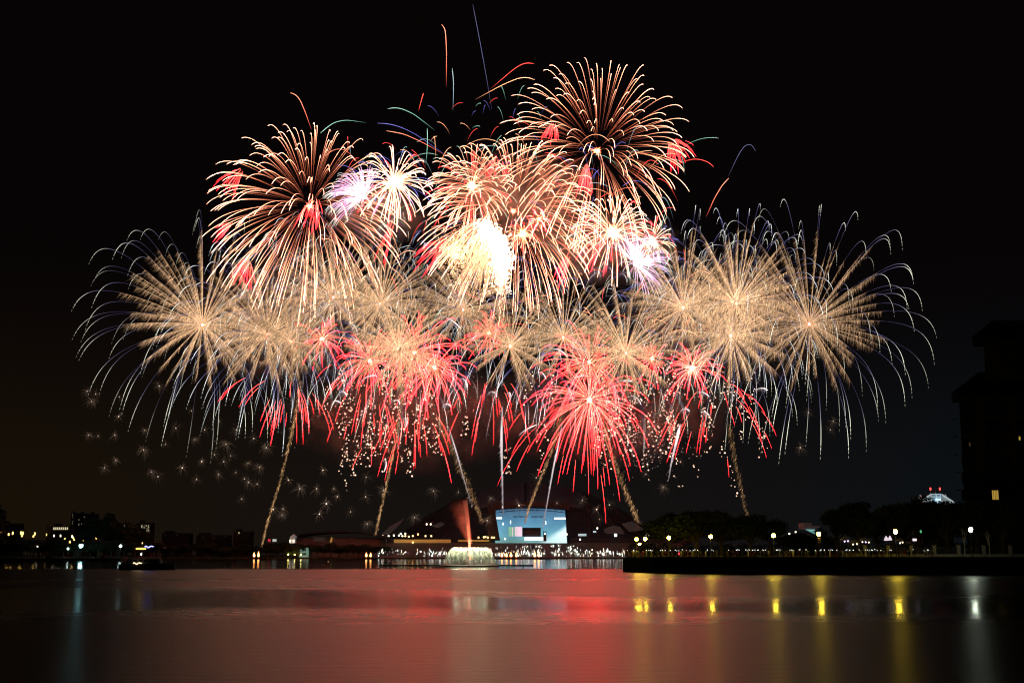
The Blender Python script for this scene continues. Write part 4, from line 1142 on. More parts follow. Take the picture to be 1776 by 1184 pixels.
def ramp(u, stops):
    xs = [s[0] for s in stops]
    return np.stack([np.interp(u, xs, [s[1][k] for s in stops]) for k in range(3)], 1)


S0 = mpp(YF)
CREAM = [(0.0, (0.3, 0.06, 0.03)), (0.2, (1.6, 0.4, 0.2)), (0.45, (6.0, 2.3, 1.3)), (0.75, (9.0, 4.2, 2.7)), (0.95, (8.5, 4.2, 2.8)), (1.0, (4.0, 1.6, 1.0))]
RED = [(0.0, (30.0, 4.0, 2.4)), (0.2, (36.0, 1.8, 1.4)), (0.6, (46.0, 0.62, 0.8)), (1.0, (9.0, 0.17, 0.28))]
PURE_RED = [(0.0, (8.0, 1.3, 0.95)), (0.35, (17.0, 0.55, 0.5)), (0.6, (16.0, 0.36, 0.44)), (1.0, (4.0, 0.1, 0.15))]
LILAC = [(0.0, (5, 4, 4.4)), (0.3, (1.9, 1.0, 1.7)), (0.6, (1.5, 0.78, 1.4)), (0.64, (1.0, 0.95, 0.85)), (1.0, (0.7, 0.68, 0.6))]
GREENISH = [(0.0, (4.5, 2.5, 1.5)), (0.5, (2.6, 1.8, 1.2)), (0.75, (1.3, 1.8, 1.4)), (1.0, (0.8, 1.4, 1.1))]
WHITE = [(0.0, (5.0, 2.8, 1.8)), (0.6, (4.4, 2.2, 1.5)), (1.0, (2.6, 1.5, 1.1))]
BLUE = [(0.0, (0.10, 0.09, 0.32)), (0.6, (0.22, 0.2, 0.75)), (1.0, (0.3, 0.28, 0.8))]


def add_core(root, c, rpx, col):
    """the breaking charge: a small hot ball and the short flames leaping out of it"""
    r = rpx * S0
    k = 0.62 if rpx > 6 else 0.72
    V, Fc, C = ball(c, r * k, col)
    n = int(26 + rpx * 9); P = []
    for d in sphere_dirs(n, 0.8):
        u = np.linspace(0, 1, 6); ln = r * (0.9 + rng.gamma(1.6, 0.42))
        p = c + d * (ln * u)[:, None]
        f = np.interp(u, [0, 0.45, 1], [1, 0.42, 0.04])
        P.append((p, r * rng.uniform(0.10, 0.2) * np.interp(u, [0, 1], [1, 0.25]), np.array(col)[None] * f[:, None] * rng.uniform(0.25, 0.9)))
    V2, F2, C2 = tubes(P)
    Fa = [tuple(f) for f in Fc] + [tuple(int(i) + len(V) for i in f) for f in F2]
    link_mesh('core', np.concatenate([V, V2]), Fa, M_CORE, root, np.concatenate([C, C2]))


def put_paths(root, paths, name='trail'):
    big = sorted(paths, key=lambda q: -np.ptp(q[0][:, 0]) - np.ptp(q[0][:, 2]))
    out = []
    for q in big[:100]:
        V, Fc, C = tubes([q]); out.append(link_mesh(name, V, Fc, M_SPARK, root, C))
    if len(big) > 100:
        V, Fc, C = tubes(big[100:]); tag(link_mesh(name + '_mass', V, Fc, M_SPARK, root, C), kind='stuff')
    return out


def peony(label, cat, px, py, Rpx, n, stops, core=(4, (55, 10, 4.5)), dirs=None, u0=(0.1, 0.3), a=2.4, G=0.3, up=0.12,
          wid=0.115, Y=YF, spread=(0.86, 1.04), group=None, npt=18, mixes=None, gain=1.0, hold=1.0, wind=0.04):
    """shell whose stars leave plain bright trails"""
    c = at(px, py, Y); R = Rpx * mpp(Y)
    root = thing('firework_burst', label, cat, c, group)
    if core: add_core(root, c, core[0], core[1])
    D = sphere_dirs(n) if dirs is None else dirs
    P = []
    for d in D:
        s = rng.uniform(*spread)
        u = np.linspace(rng.uniform(*u0), rng.uniform(0.92, 1.05) * hold, npt)
        p = c + traj(R * s, d, u, a, G, up, wind)
        st = stops if mixes is None or rng.random() > mixes[0] else mixes[1][rng.integers(len(mixes[1]))]
        q = (u - u[0]) / (u[-1] - u[0])
        col = ramp(q if u[0] > 0.06 else np.clip(u, 0, 1), st) * gain * rng.uniform(0.75, 1.15)
        r = wid * np.interp(q, [0, 0.25, 0.7, 0.95, 1], [0.35, 0.7, 1, 0.95, 0.3]) * rng.uniform(0.8, 1.2)
        P.append((p, r, col))
    put_paths(root, P)
    return root


def brocade(label, px, py, Rpx, n, Y=YF, M=210, gold=1.0, tipgain=1.0, G=0.39, up=0.29, wind=0.05, core=True, hairlen=(4, 15)):
    """shell whose stars shed glittering gold, then turn blue and end in a blinking white tip"""
    c = at(px, py, Y); R = Rpx * mpp(Y); s0 = mpp(Y)
    root = thing('firework_burst', label, 'firework', c, 'gold brocade bursts')
    hl = rng.uniform(0.75, 1.25); tipgain *= rng.uniform(0.75, 1.2); cool = np.array([1, 1, 1]) * 1.0 if rng.random() < 0.5 else np.array([1.05, 1.0, 0.8])
    if core: add_core(root, c, 3.0, (70, 9, 4.5))
    for d in sphere_dirs(n):
        s = rng.uniform(0.9, 1.05); ue = rng.uniform(0.92, 1.14); ug = rng.uniform(0.19, 0.30)
        a = 3.7
        # golden stem
        u = np.linspace(0.008, ug + 0.04, 14)
        p = c + traj(R * s, d, u, a, G, up, wind)
        col = ramp(u / ug, [(0, (1.6, 0.9, 0.5)), (0.3, (0.85, 0.52, 0.28)), (0.8, (0.5, 0.31, 0.18)), (1.12, (0.04, 0.04, 0.1))]) * gold
        V1, F1, C1 = tubes([(p, np.interp(u / ug, [0, 0.2, 1.1], [0.22, 0.2, 0.12]), col)])
        # glitter shed along it
        m = M
        uu = -np.log(1 - np.clip(rng.beta(1.25, 1.0, m), 0.05, 1) * (1 - math.exp(-a * ug))) / a
        q = c + traj(R * s, d, uu, a, G, up, wind)
        q2 = c + traj(R * s, d, uu + 0.012, a, G, up, wind)
        tg = q2 - q; tg /= np.linalg.norm(tg, axis=1)[:, None]
        Lh = s0 * rng.uniform(hairlen[0], hairlen[1], m) * np.interp(uu / ug, [0, 0.25, 0.7, 1], [0.35, 0.75, 1.0, 0.8])
        Lh = Lh * hl
        vec = tg * 0.30 + np.array([-0.34, 0, -0.80]) + rng.normal(0, 0.13, (m, 3))
        fade = np.interp(uu / ug, [0, 0.7, 1], [1.15, 0.9, 0.45])
        hc = np.array([[0.98, 0.57, 0.30]]) * (rng.gamma(1.1, 0.75, m) * fade)[:, None] * gold
        V2, F2, C2 = hairs(q, vec * Lh[:, None], rng.uniform(0.04, 0.10, m), hc)
        V = np.concatenate([V1, V2]); Fq = np.concatenate([F1, F2 + len(V1)]); C = np.concatenate([C1, C2])
        tr = link_mesh('trail', V, Fq, M_SPARK, root, C)
        # blue flight and blinking tip
        u = ug + (ue - ug) * np.linspace(0, 1, 46) ** 1.25
        p = c + traj(R * s, d, u, a, G, up, wind)
        x = np.linspace(0, 1, 46)
        col = ramp(x, [(0, (0.05, 0.045, 0.15)), (0.25, (0.14, 0.13, 0.36)), (0.42, (0.34, 0.34, 0.66)), (0.58, (1.3, 1.35, 1.4)), (0.85, (1.1, 1.15, 1.1)), (1, (0.5, 0.52, 0.5))]) * tipgain
        on = np.ones(46); k = np.arange(46)
        on[(k > 34) & (k % 3 == 0)] = 0.08
        on[(k > 39) & (k % 3 != 1)] = 0.02
        r = np.interp(x, [0, 0.5, 0.75, 1], [0.08, 0.10, 0.145, 0.09])
        V, Fq, C = tubes([(p, r, col * on[:, None] * cool * rng.uniform(0.3, 1.2))])
        link_mesh('tip', V, Fq, M_SPARK, tr, C)
    return root


# ---- upper shells: cream stars with hooked ends
peony('cream firework burst at the upper left, with a small red fan at its left rim', 'firework', 537, 358, 188, 220, CREAM, u0=(0.05, 0.2), G=0.27, up=0.06, group='cream chrysanthemum bursts')
peony('highest cream firework burst, its orange core clear against black sky', 'firework', 1036, 262, 182, 190, CREAM, u0=(0.06, 0.22), G=0.25, up=0.17, group='cream chrysanthemum bursts', core=(4.5, (55, 10, 4.5)), Y=1190)
peony('cream firework burst in the middle, above the white glitter blob', 'firework', 890, 366, 170, 250, CREAM, u0=(0.06, 0.2), G=0.25, up=0.05, group='cream chrysanthemum bursts')
peony('small cream firework burst with white heart, left of the middle one', 'firework', 818, 323, 86, 130, CREAM, core=(7.5, (30, 12, 6)), u0=(0.03, 0.2), G=0.25, group='cream chrysanthemum bursts', mixes=(0.3, [GREENISH, PURE_RED]))
MULTI = [GREENISH, PURE_RED, LILAC, WHITE, BLUE]
peony('white hearted burst with red and green tips beside a lilac fan', 'firework', 683, 316, 76, 98, WHITE, core=(13, (26, 12, 7)), u0=(0.05, 0.25), G=0.3, wid=0.26, mixes=(0.5, MULTI), group='multicolour bursts', gain=1.15)
peony('white hearted burst with orange and green stars right of the smoke', 'firework', 1063, 404, 84, 96, WHITE, core=(11, (26, 11, 6)), u0=(0.05, 0.3), G=0.35, up=0.2, wid=0.25, mixes=(0.45, [CREAM, GREENISH, PURE_RED]), group='multicolour bursts')
peony('small white hearted burst with green spokes above a lilac fan', 'firework', 1131, 418, 48, 64, GREENISH, core=(8.5, (9, 7, 5.5)), u0=(0.12, 0.3), G=0.2, wid=0.26, mixes=(0.35, [PURE_RED, BLUE, WHITE]), group='multicolour bursts')
peony('small orange hearted burst right of the white glitter blob', 'firework', 907, 405, 32, 44, CREAM, core=(8, (34, 10, 4.5)), u0=(0.1, 0.3), G=0.3, mixes=(0.4, [PURE_RED]), group='multicolour bursts')
peony('tiny orange hearted burst just above the small orange one', 'firework', 935, 380, 24, 24, RED, core=(4.5, (9, 4, 1.6)), u0=(0.2, 0.3), wid=0.35, group='multicolour bursts')
peony('lilac fan burst opening to the upper left', 'firework', 632, 341, 72, 150, LILAC, core=(5, (9, 5.5, 7)), dirs=cone_dirs(120, (-0.75, 0, 0.55), 78), u0=(0.03, 0.12), G=0.3, up=0.05, wid=0.2, group='lilac fan bursts', gain=0.85)
peony('lilac fan burst opening to the upper right', 'firework', 1102, 458, 72, 150, LILAC, core=(5.5, (9, 5.5, 7)), dirs=cone_dirs(120, (0.6, 0, 0.45), 100), u0=(0.03, 0.12), G=0.3, up=0.08, wid=0.2, group='lilac fan bursts', gain=0.85)

# ---- middle row: gold brocades with blue white tips
BRO = [('leftmost gold brocade burst, whose blue white tips droop over black sky', 351, 563, 212, 96, 0.72),
       ('second gold brocade burst from the left, partly over the leftmost one', 463, 580, 182, 98, 0.85),
       ('gold brocade burst below the upper left cream burst', 577, 515, 170, 92, 0.75),
       ('gold brocade burst below the white hearted burst, left of the glitter blob', 660, 526, 170, 92, 0.75),
       ('dim gold brocade burst directly below the white glitter blob', 803, 537, 155, 80, 0.62),
       ('gold brocade burst over the stadium screen', 977, 585, 165, 88, 0.66),
       ('gold brocade burst just right of the lilac fan', 1185, 533, 175, 92, 0.8),
       ('brightest gold brocade burst, highest of the cluster on the right', 1277, 527, 176, 100, 1.0),
       ('lower gold brocade burst of the cluster on the right', 1267, 582, 182, 98, 0.92),
       ('rightmost gold brocade burst, whose long tips stand alone in black sky', 1404, 562, 222, 98, 0.55),
       ('dim gold brocade burst low behind the middle left red bursts', 690, 606, 165, 84, 0.85),
       ('dim gold brocade burst low behind the stadium red bursts', 1085, 612, 165, 84, 0.85),
       ('small gold brocade burst beside the red burst at the left end of the lower row', 505, 592, 135, 64, 0.6),
       ('dim gold brocade burst low in the gap between the two red groups', 885, 600, 150, 76, 0.7)]
for i, (lb, x, y, R, n, g) in enumerate(BRO):
    brocade(lb, x, y, R, n, Y=YF + (i % 3) * 18 if i in (0, 1, 2, 3, 4, 5, 6, 7, 8, 9) else YF - 75, gold=g)

# ---- lower row: red peonies
REDS = [('red burst at the left end of the lower row', 558, 587, 48, 62, 3.6, 0.3),
        ('red burst second from the left in the lower row', 641, 624, 66, 84, 4.0, 0.3),
        ('red burst with long upright streaks in the middle left of the lower row', 719, 611, 92, 110, 4.0, 0.3),
        ('red burst touching the lower right of the long streaked one', 754, 638, 74, 86, 4.0, 0.35),
        ('compact red burst standing alone between the two lower groups', 848, 577, 46, 62, 4.0, 0.2),
        ('red burst over the upper part of the largest red one', 1022, 628, 82, 90, 3.4, 0.3),
        ('largest red burst, low above the stadium screen', 1023, 693, 108, 130, 4.2, 0.42),
        ('compact red burst right of the two red bursts over the stadium', 1131, 622, 42, 56, 3.8, 0.2),
        ('red burst at the right end of the lower row', 1200, 638, 54, 80, 5.0, 0.3)]
for lb, x, y, R, n, cr, G in REDS:
    peony(lb, 'firework', x, y, R, int(n * 0.8), RED, core=(cr, (80, 10, 6.0)), u0=(0.03, 0.16), a=2.0, G=G, up=0.1, wid=0.075, Y=YF - 30,
          spread=(0.5, 1.3), group='red peony bursts', npt=14)
FALL = [('falling red stars below the second gold brocade from the left', 505, 650, 118, 40, (-0.15, 0, -0.6), 88),
        ('straight falling red stars below the middle left red bursts', 716, 688, 120, 36, (0.0, 0, -1.0), 62),
        ('wide falling red stars below the right end of the lower row', 1235, 668, 118, 44, (0.1, 0, -0.5), 90),
        ('falling red stars round the largest red burst', 1010, 690, 150, 44, (-0.1, 0, -0.6), 85),
        ('falling red stars at the left of the compact red burst', 640, 640, 110, 30, (-0.3, 0, -0.5), 80),
        ('falling red stars in the gap above the stadium roof', 850, 640, 120, 26, (0.0, 0, -0.7), 70)]
for lb, x, y, R, n, ax, h in FALL:
    n = int(n * 0.7)
    peony(lb, 'firework', x, y, R, n, PURE_RED, core=None, dirs=cone_dirs(n, ax, h), u0=(0.3, 0.75), a=1.6, G=0.55, up=0.1, wid=0.08,
          Y=YF + 25, spread=(0.5, 1.1), group='falling red stars', npt=10, gain=0.95)

# ---- little red fans high up
FANS = [('red fan at the left rim of the upper left cream burst', 425, 290, 52, 30, (-0.7, 0, -0.55), 38),
        ('small bright red fan lower on the left rim', 408, 385, 40, 26, (-0.8, 0, -0.45), 26),
        ('red fan between the two left brocade bursts', 432, 447, 42, 44, (-0.35, 0, -0.8), 48),
        ('red fan above the middle cream burst, beside the highest one', 962, 208, 36, 26, (-0.25, 0, -0.9), 32),
        ('red fan at the right rim of the highest cream burst', 1160, 240, 52, 34, (0.5, 0, -0.65), 52),
        ('narrow red fan below the core of the highest burst', 1018, 278, 52, 34, (-0.05, 0, -1), 22),
        ('red fan inside the top of the middle cream burst', 866, 262, 46, 28, (0.0, 0, -0.8), 42),
        ('slanting red fan right of the small orange burst', 992, 430, 66, 30, (-0.4, 0, -0.9), 14),
        ('red fan hugging the core of the upper left burst', 548, 336, 56, 36, (-0.1, 0, -0.9), 34),
        ('red fan at the left edge of the white glitter blob', 790, 410, 74, 22, (-0.85, 0, -0.5), 22),
        ('slanting red fan below the white hearted burst', 686, 372, 70, 12, (-0.25, 0, -1), 12)]
for lb, x, y, R, n, ax, h in FANS:
    n = int(n * 0.75)
    peony(lb, 'firework', x, y, R, n, PURE_RED, core=None, dirs=cone_dirs(n, ax, h), u0=(0.08, 0.5), a=1.5, G=0.25, up=0.06, wid=0.10, Y=YF - 10,
          spread=(0.55, 1.2), group='little red fans', npt=10)

# ---- the overexposed glitter blob
def glitter_blob():
    c = at(838, 392, YF - 60)
    s = mpp(YF - 60)
    root = thing('firework_burst', 'dazzling white and gold glitter blob in the middle of the display', 'firework', c)
    P = []
    for k in range(96):                                    # falling cream strands
        x0 = rng.uniform(-8, 40); y0 = x0 * 0.9 + rng.uniform(-4, 6)
        dx = rng.uniform(-82, 4); ln = rng.uniform(60, 112)
        t = np.linspace(0, 1, 12)
        X = x0 + dx * t * (1 - 0.25 * t); Z = -(y0 + ln * (0.35 * t + 0.65 * t * t) * (1.0 if dx > -40 else 0.85))
        p = c + np.stack([X * s, np.full(12, rng.uniform(-25, 25) * s), Z * s], 1)
        P.append((p, 0.42 * np.interp(t, [0, 0.2, 0.8, 1], [1, 1, 0.8, 0.2]) * rng.uniform(0.6, 1.2),
                  ramp(t, [(0, (2.8, 1.9, 1.1)), (0.6, (2.2, 1.2, 0.6)), (1, (0.7, 0.36, 0.18))]) * rng.uniform(0.5, 1.1)))
    put_paths(root, P)
    # the thick white comet along its right edge
    m = 2600
    t = rng.beta(1.1, 1.5, m)
    cx = np.interp(t, [0, 0.25, 0.5, 0.75, 1], [0, 22, 34, 36, 28]); cy = np.interp(t, [0, 0.25, 0.5, 0.75, 1], [0, 22, 48, 78, 122])
    rr = np.interp(t, [0, 0.3, 0.6, 1], [9, 12, 12, 18])
    off = rng.normal(0, 0.62, (m, 3)) * rr[:, None]
    p = c + np.stack([(cx + off[:, 0]) * s, off[:, 1] * s, -(cy + off[:, 2]) * s], 1)
    hot = np.interp(t, [0, 0.45, 1], [1, 0.9, 0.30])
    V, Fq, C = dots(p, s * rng.uniform(0.6, 1.7, m) * np.interp(t, [0, 0.5, 1], [1.35, 1.2, 0.6]), np.array([[14.0, 9.0, 5.5]]) * hot[:, None])
    tag(link_mesh('glitter_core', V, Fq, M_SPARK, root, C), kind='stuff')
    m = 1500
    ang = rng.uniform(0, 6.28, m); q = np.sqrt(rng.uniform(0, 1, m))
    X = -8 + 62 * q * np.cos(ang) ; Z = 56 + 72 * q * np.sin(ang)
    p = c + np.stack([X * s, rng.normal(0, 14, m) * s, -Z * s], 1)
    V, Fq, C = dots(p, s * rng.uniform(0.35, 0.85, m), np.array([[2.0, 1.15, 0.55]]) * rng.uniform(0.4, 1.3, m)[:, None])
    tag(link_mesh('glitter', V, Fq, M_SPARK, root, C), kind='stuff')
    m = 800
    p = c + np.stack([(-48 + rng.normal(0, 14, m)) * s, rng.normal(0, 10, m) * s, -(46 + rng.normal(0, 15, m) ) * s], 1)
    V, Fq, C = dots(p, s * rng.uniform(0.4, 1.1, m), np.array([[3.0, 1.9, 0.95]]) * rng.uniform(0.4, 1.3, m)[:, None])
    tag(link_mesh('glitter', V, Fq, M_SPARK, root, C), kind='stuff')


glitter_blob()

# ---- rising comets: gold tails shed from barges below
def comet(label, pts, wpx, M, gain=1.0, white=False, Y=YF):
    P = np.array([at(x, y, Y) for x, y in pts]); s = mpp(Y)
    t = np.linspace(0, 1, len(P)); tt = np.linspace(0, 1, 30)
    Q = np.stack([np.interp(tt, t, P[:, k]) for k in range(3)], 1)
    for _ in range(3): Q[1:-1] = (Q[:-2] + Q[1:-1] * 2 + Q[2:]) / 4
    root = thing('rising_comet', label, 'firework', Q[0], 'rising comets')
    if white:
        col = ramp(tt, [(0, (0.10, 0.08, 0.09)), (0.4, (0.4, 0.32, 0.35)), (0.75, (0.75, 0.65, 0.65)), (1, (0.3, 0.25, 0.27))]) * gain
        V, Fq, C = tubes([(Q, s * wpx * np.interp(tt, [0, 0.7, 1], [0.12, 0.5, 0.15]), col)])
        link_mesh('trail', V, Fq, M_SPARK, root, C)
    m = int(M * 1.2)
    u = rng.uniform(0, 1, m)
    p = np.stack([np.interp(u, tt, Q[:, k]) for k in range(3)], 1)
    p += rng.normal(0, 0.27, (m, 3)) * s * wpx * np.interp(u, [0, 1], [0.5, 1])[:, None]
    vec = np.array([-0.45, 0, -1.0]) + rng.normal(0, 0.25, (m, 3))
    Ln = s * rng.uniform(2.5, 8.5, m) * np.interp(u, [0, 1], [0.6, 1.1])
    c0 = np.array([[0.6, 0.52, 0.5]]) if white else np.array([[0.62, 0.34, 0.15]])
    V, Fq, C = hairs(p, vec * Ln[:, None], rng.uniform(0.05, 0.13, m), c0 * (rng.gamma(1.0, 0.8, m) * np.interp(u, [0, 0.15, 1], [0.5, 1, 0.8]))[:, None] * gain)
    tag(link_mesh('glitter', V, Fq, M_SPARK, root, C), kind='stuff')


comet('gold comet tail rising from the leftmost barge', [(455, 946), (464, 905), (485, 840), (504, 765), (514, 715), (522, 660)], 6, 700)
comet('gold comet tail rising from the barge left of the stadium', [(652, 925), (660, 888), (672, 835), (686, 765), (697, 700), (703, 655)], 6, 700)
comet('feathery brown comet tail curving over the fountain jet', [(838, 905), (828, 880), (815, 845), (795, 800), (775, 755), (758, 715)], 12, 620, 0.6)
comet('gold comet tail leaning right across the stadium screen', [(911, 905), (918, 880), (931, 845), (950, 800), (966, 755), (976, 700)], 6, 700, 0.9)
comet('feathery gold comet tail falling right of the screen', [(1108, 905), (1098, 880), (1084, 845), (1066, 800), (1052, 755), (1042, 715)], 12, 800, 0.75)
comet('faint gold comet tail at the right, over the dark trees', [(1297, 893), (1291, 870), (1284, 835), (1276, 800), (1270, 765), (1266, 735)], 9, 330, 0.5)
comet('straight white comet rising over the left of the screen', [(873, 892), (872, 860), (871, 820), (870, 780), (870, 740), (872, 705)], 5, 160, 0.9, True)
comet('slanting white comet rising over the middle of the screen', [(941, 916), (946, 890), (953, 850), (961, 805), (968, 775), (975, 735)], 3.5, 120, 0.9, True)
comet('thin white comet leaning left over the fountain jet', [(820, 880), (812, 855), (803, 825), (795, 795), (786, 765), (778, 740)], 3.0, 80, 0.7, True)
comet('bright white comet streak at the lower right', [(1160, 830), (1164, 805), (1170, 780), (1175, 760), (1178, 745), (1180, 735)], 6, 60, 1.3, True)

# ---- short white comet arcs
ARCS = [((765, 548), (784, 556), (800, 571)), ((624, 664), (638, 653), (655, 652)), ((797, 656), (808, 661), (810, 675)), ((848, 680), (857, 680), (862, 688)),
        ((878, 684), (884, 681), (884, 690)), ((588, 682), (596, 679), (602, 688)), ((574, 703), (582, 695), (592, 700)), ((680, 695), (690, 694), (693, 702)),
        ((699, 725), (706, 728), (703, 742)), ((768, 704), (776, 700), (782, 706)), ((666, 795), (670, 803), (666, 818)), ((950, 608), (968, 606), (985, 620)),
        ((930, 645), (941, 647), (947, 658)), ((988, 662), (1004, 653), (1022, 652)), ((996, 606), (1008, 606), (1018, 612)), ((900, 754), (914, 744), (932, 736)),
        ((1066, 663), (1082, 660), (1098, 662)), ((1092, 686), (1104, 690), (1112, 702)), ((1210, 680), (1221, 681), (1230, 688)), ((1215, 713), (1224, 715), (1231, 722)),
        ((1180, 712), (1190, 709), (1196, 714)), ((1310, 676), (1322, 673), (1332, 677))]
for q in ARCS:
    Q = np.array([at(x, y, YF - 40) for x, y in q]); s = mpp(YF)
    t = np.linspace(0, 1, 12)[:, None]
    B = (1 - t) ** 2 * Q[0] + 2 * t * (1 - t) * (2 * Q[1] - (Q[0] + Q[2]) / 2) + t * t * Q[2]
    x = t[:, 0]
    V, Fq, C = tubes([(B, s * 1.25 * np.interp(x, [0, 0.5, 0.8, 1], [0.3, 0.9, 1, 0.2]), ramp(x, [(0, (0.25, 0.18, 0.19)), (0.6, (0.85, 0.68, 0.68)), (1, (1.1, 0.95, 0.95))]))])
    m = 40; u = rng.uniform(0, 0.85, m); p = np.stack([np.interp(u, x, B[:, k]) for k in range(3)], 1)
    V2, F2, C2 = hairs(p, (np.array([-0.3, 0, -1]) + rng.normal(0, 0.2, (m, 3))) * (s * rng.uniform(2, 7, m))[:, None], np.full(m, 0.13), np.array([[0.4, 0.33, 0.32]]) * rng.uniform(0.3, 1, m)[:, None])
    o = link_mesh('white_comet', np.concatenate([V, V2]), np.concatenate([Fq, F2 + len(V)]), M_SPARK, None, np.concatenate([C, C2]), loc=B[0])
    tag(o, 'short curved white comet among the lower red bursts', 'firework', 'short white comets')

# ---- single stray stars
def streak(label, pts, stops, wid=0.42, Y=YF, gain=1.0, group='stray stars', n=22, name='stray_star'):
    Q = np.array([at(x, y, Y) for x, y in pts])
    d = np.concatenate([[0], np.cumsum(np.linalg.norm(np.diff(Q, axis=0), axis=1))]); d /= d[-1]
    x = np.linspace(0, 1, n)
    if len(pts) == 3:
        t = x[:, None]
        B = (1 - t) ** 2 * Q[0] + 2 * t * (1 - t) * (2 * Q[1] - (Q[0] + Q[2]) / 2) + t * t * Q[2]
    else:
        B = np.stack([np.interp(x, d, Q[:, k]) for k in range(3)], 1)
        for _ in range(4): B[1:-1] = (B[:-2] + 2 * B[1:-1] + B[2:]) / 4
    V, Fq, C = tubes([(B, wid * 0.5 * np.interp(x, [0, 0.3, 0.9, 1], [0.3, 0.8, 1, 0.3]), ramp(x, stops) * gain * 1.8)])
    return tag(link_mesh(name, V, Fq, M_SPARK, None, C, loc=B[0]), label, 'firework', group)


GRN = [(0, (0.03, 0.08, 0.06)), (0.4, (0.25, 0.62, 0.45)), (1, (0.5, 0.85, 0.68))]
TEAL = [(0, (0.04, 0.06, 0.07)), (0.3, (0.25, 0.42, 0.48)), (1, (0.6, 0.75, 0.75))]
RS = [(0, (0.12, 0.01, 0.008)), (0.3, (1.2, 0.10, 0.06)), (1, (1.6, 0.12, 0.1))]
OR = [(0, (0.25, 0.03, 0.02)), (0.4, (1.4, 0.24, 0.14)), (1, (1.6, 0.55, 0.3))]
CR = [(0, (0.2, 0.07, 0.03)), (0.4, (1.7, 0.65, 0.3)), (1, (1.8, 0.9, 0.5))]
FB = [(0, (0.05, 0.05, 0.10)), (0.5, (0.16, 0.16, 0.36)), (1, (0.13, 0.13, 0.25))]
BL = [(0, (0.02, 0.02, 0.07)), (0.5, (0.16, 0.15, 0.62)), (1, (0.3, 0.28, 0.9))]
streak('tall orange hooked streak, topmost at the upper middle', [(774, 150), (774.5, 90), (772.5, 50), (769, 41.5), (765.5, 43)], OR, 0.48)
streak('faint blue straight streak reaching the top edge of the sky', [(853, 190), (843, 130), (832, 70), (820, 8)], FB, 0.26)
streak('thin teal upright streak beside the orange hooked one', [(785.5, 192), (786.5, 165), (786.5, 140), (784.5, 119)], TEAL, 0.36)
streak('short red streak standing alone at the upper middle', [(726, 193), (730, 177), (734.5, 162)], RS, 0.5)
streak('long red arc left of the highest burst', [(850, 155), (890, 121), (905, 111), (918, 108.5), (926, 111)], RS, 0.45)
streak('cream arc crossing under the long red arc', [(824, 173), (870, 148), (900, 135), (918, 134), (928, 139)], CR, 0.42)
streak('red orange streak hooked above the upper left burst', [(540, 225), (530, 196), (520, 172), (512, 163), (503, 161)], OR, 0.45)
streak('red orange streak pointing up at the right of the display', [(1225, 376), (1238, 346), (1252, 322), (1264, 309)], OR, 0.45)
streak('faint blue hooked streak above the red orange one at right', [(1263, 306), (1280, 270), (1290, 254), (1299, 248), (1306, 252), (1310, 262)], FB, 0.28)
streak('red arc ending right of the highest burst', [(1178, 283), (1200, 276), (1215, 276.5), (1230, 282), (1238, 290)], RS, 0.45)
streak('green arc over the left of the middle', [(754, 226), (718, 198), (696, 188), (682, 186.5), (672, 189)], GRN, 0.38)
streak('green arc over the upper left burst', [(635, 213), (600, 208), (580, 212), (567, 221), (556, 231)], GRN, 0.36)
streak('blue arc left of the middle burst', [(790, 281), (720, 232), (690, 218), (664, 213), (655, 214)], BL, 0.3)
streak('cream arc sweeping over the white hearted burst', [(770, 268), (735, 248), (700, 232), (670, 227)], OR, 0.4)
streak('green streak standing upright left of the middle burst', [(738, 287), (741, 255), (741, 223)], GRN, 0.36)
for _ in range(230):
    x = rng.uniform(590, 1190); y = rng.uniform(255, 640)
    st, wd = [(RS, .24), (GRN, .22), (BL, .22), (CR, .26), (BL, .2), (TEAL, .22), (OR, .24)][rng.integers(7)]
    a = rng.uniform(0.3, 2.84); l = rng.uniform(22, 80); b = rng.uniform(0.08, 0.3) * l
    x1, y1 = x + l * math.cos(a), y - l * math.sin(a) * 0.9 + b
    streak('single coloured star trail lost among the crowded middle bursts', [(x, y), ((x + x1) / 2, (y + y1) / 2 - b), (x1, y1)], st, wd, YF - rng.uniform(0, 90), 0.9, 'coloured stars in the middle', 14)
for _ in range(26):
    x = rng.uniform(735, 960); y = rng.uniform(172, 260)
    st, wd = [(RS, .24), (GRN, .24), (BL, .2), (CR, .26)][rng.integers(4)]
    a = rng.uniform(0.5, 2.64); l = rng.uniform(14, 40); b = 0.15 * l
    x1, y1 = x + l * math.cos(a), y - l * math.sin(a) * 0.8 + b
    streak('short coloured star trail above the middle cream burst', [(x, y), ((x + x1) / 2, (y + y1) / 2 - b), (x1, y1)], st, wd, YF, 0.8, 'coloured stars above the middle', 12)

# ---- crackling sparks that drift down under the red row
pts, rad, cc = [], [], []
for _ in range(120):
    side = rng.random()
    x0 = rng.normal(685, 60) if side < 0.4 else (rng.normal(1120, 75) if side < 0.8 else rng.uniform(560, 1340))
    y0 = rng.uniform(610, 780); ln = rng.uniform(30, 90); m = rng.integers(8, 22)
    dx = rng.normal(0, 8) + (x0 - 900) * 0.03
    t = np.sort(rng.random(m))
    for k in t:
        pts.append(at(x0 + dx * k + rng.normal(0, 4.5), y0 + ln * k + rng.normal(0, 4), YF - rng.uniform(0, 60)))
        rad.append(S0 * rng.uniform(0.5, 1.5) * (0.8 + 0.4 * k)); cc.append(np.array([1.7, 1.02, 0.72]) * rng.uniform(0.3, 1.3))
V, Fq, C = dots(np.array(pts), np.array(rad), np.array(cc))
tag(link_mesh('crackling_sparks', V, Fq, M_SPARK, None, C), 'pinkish white crackling sparks drifting down under the red bursts', 'sparks', None, 'stuff')
m = 900
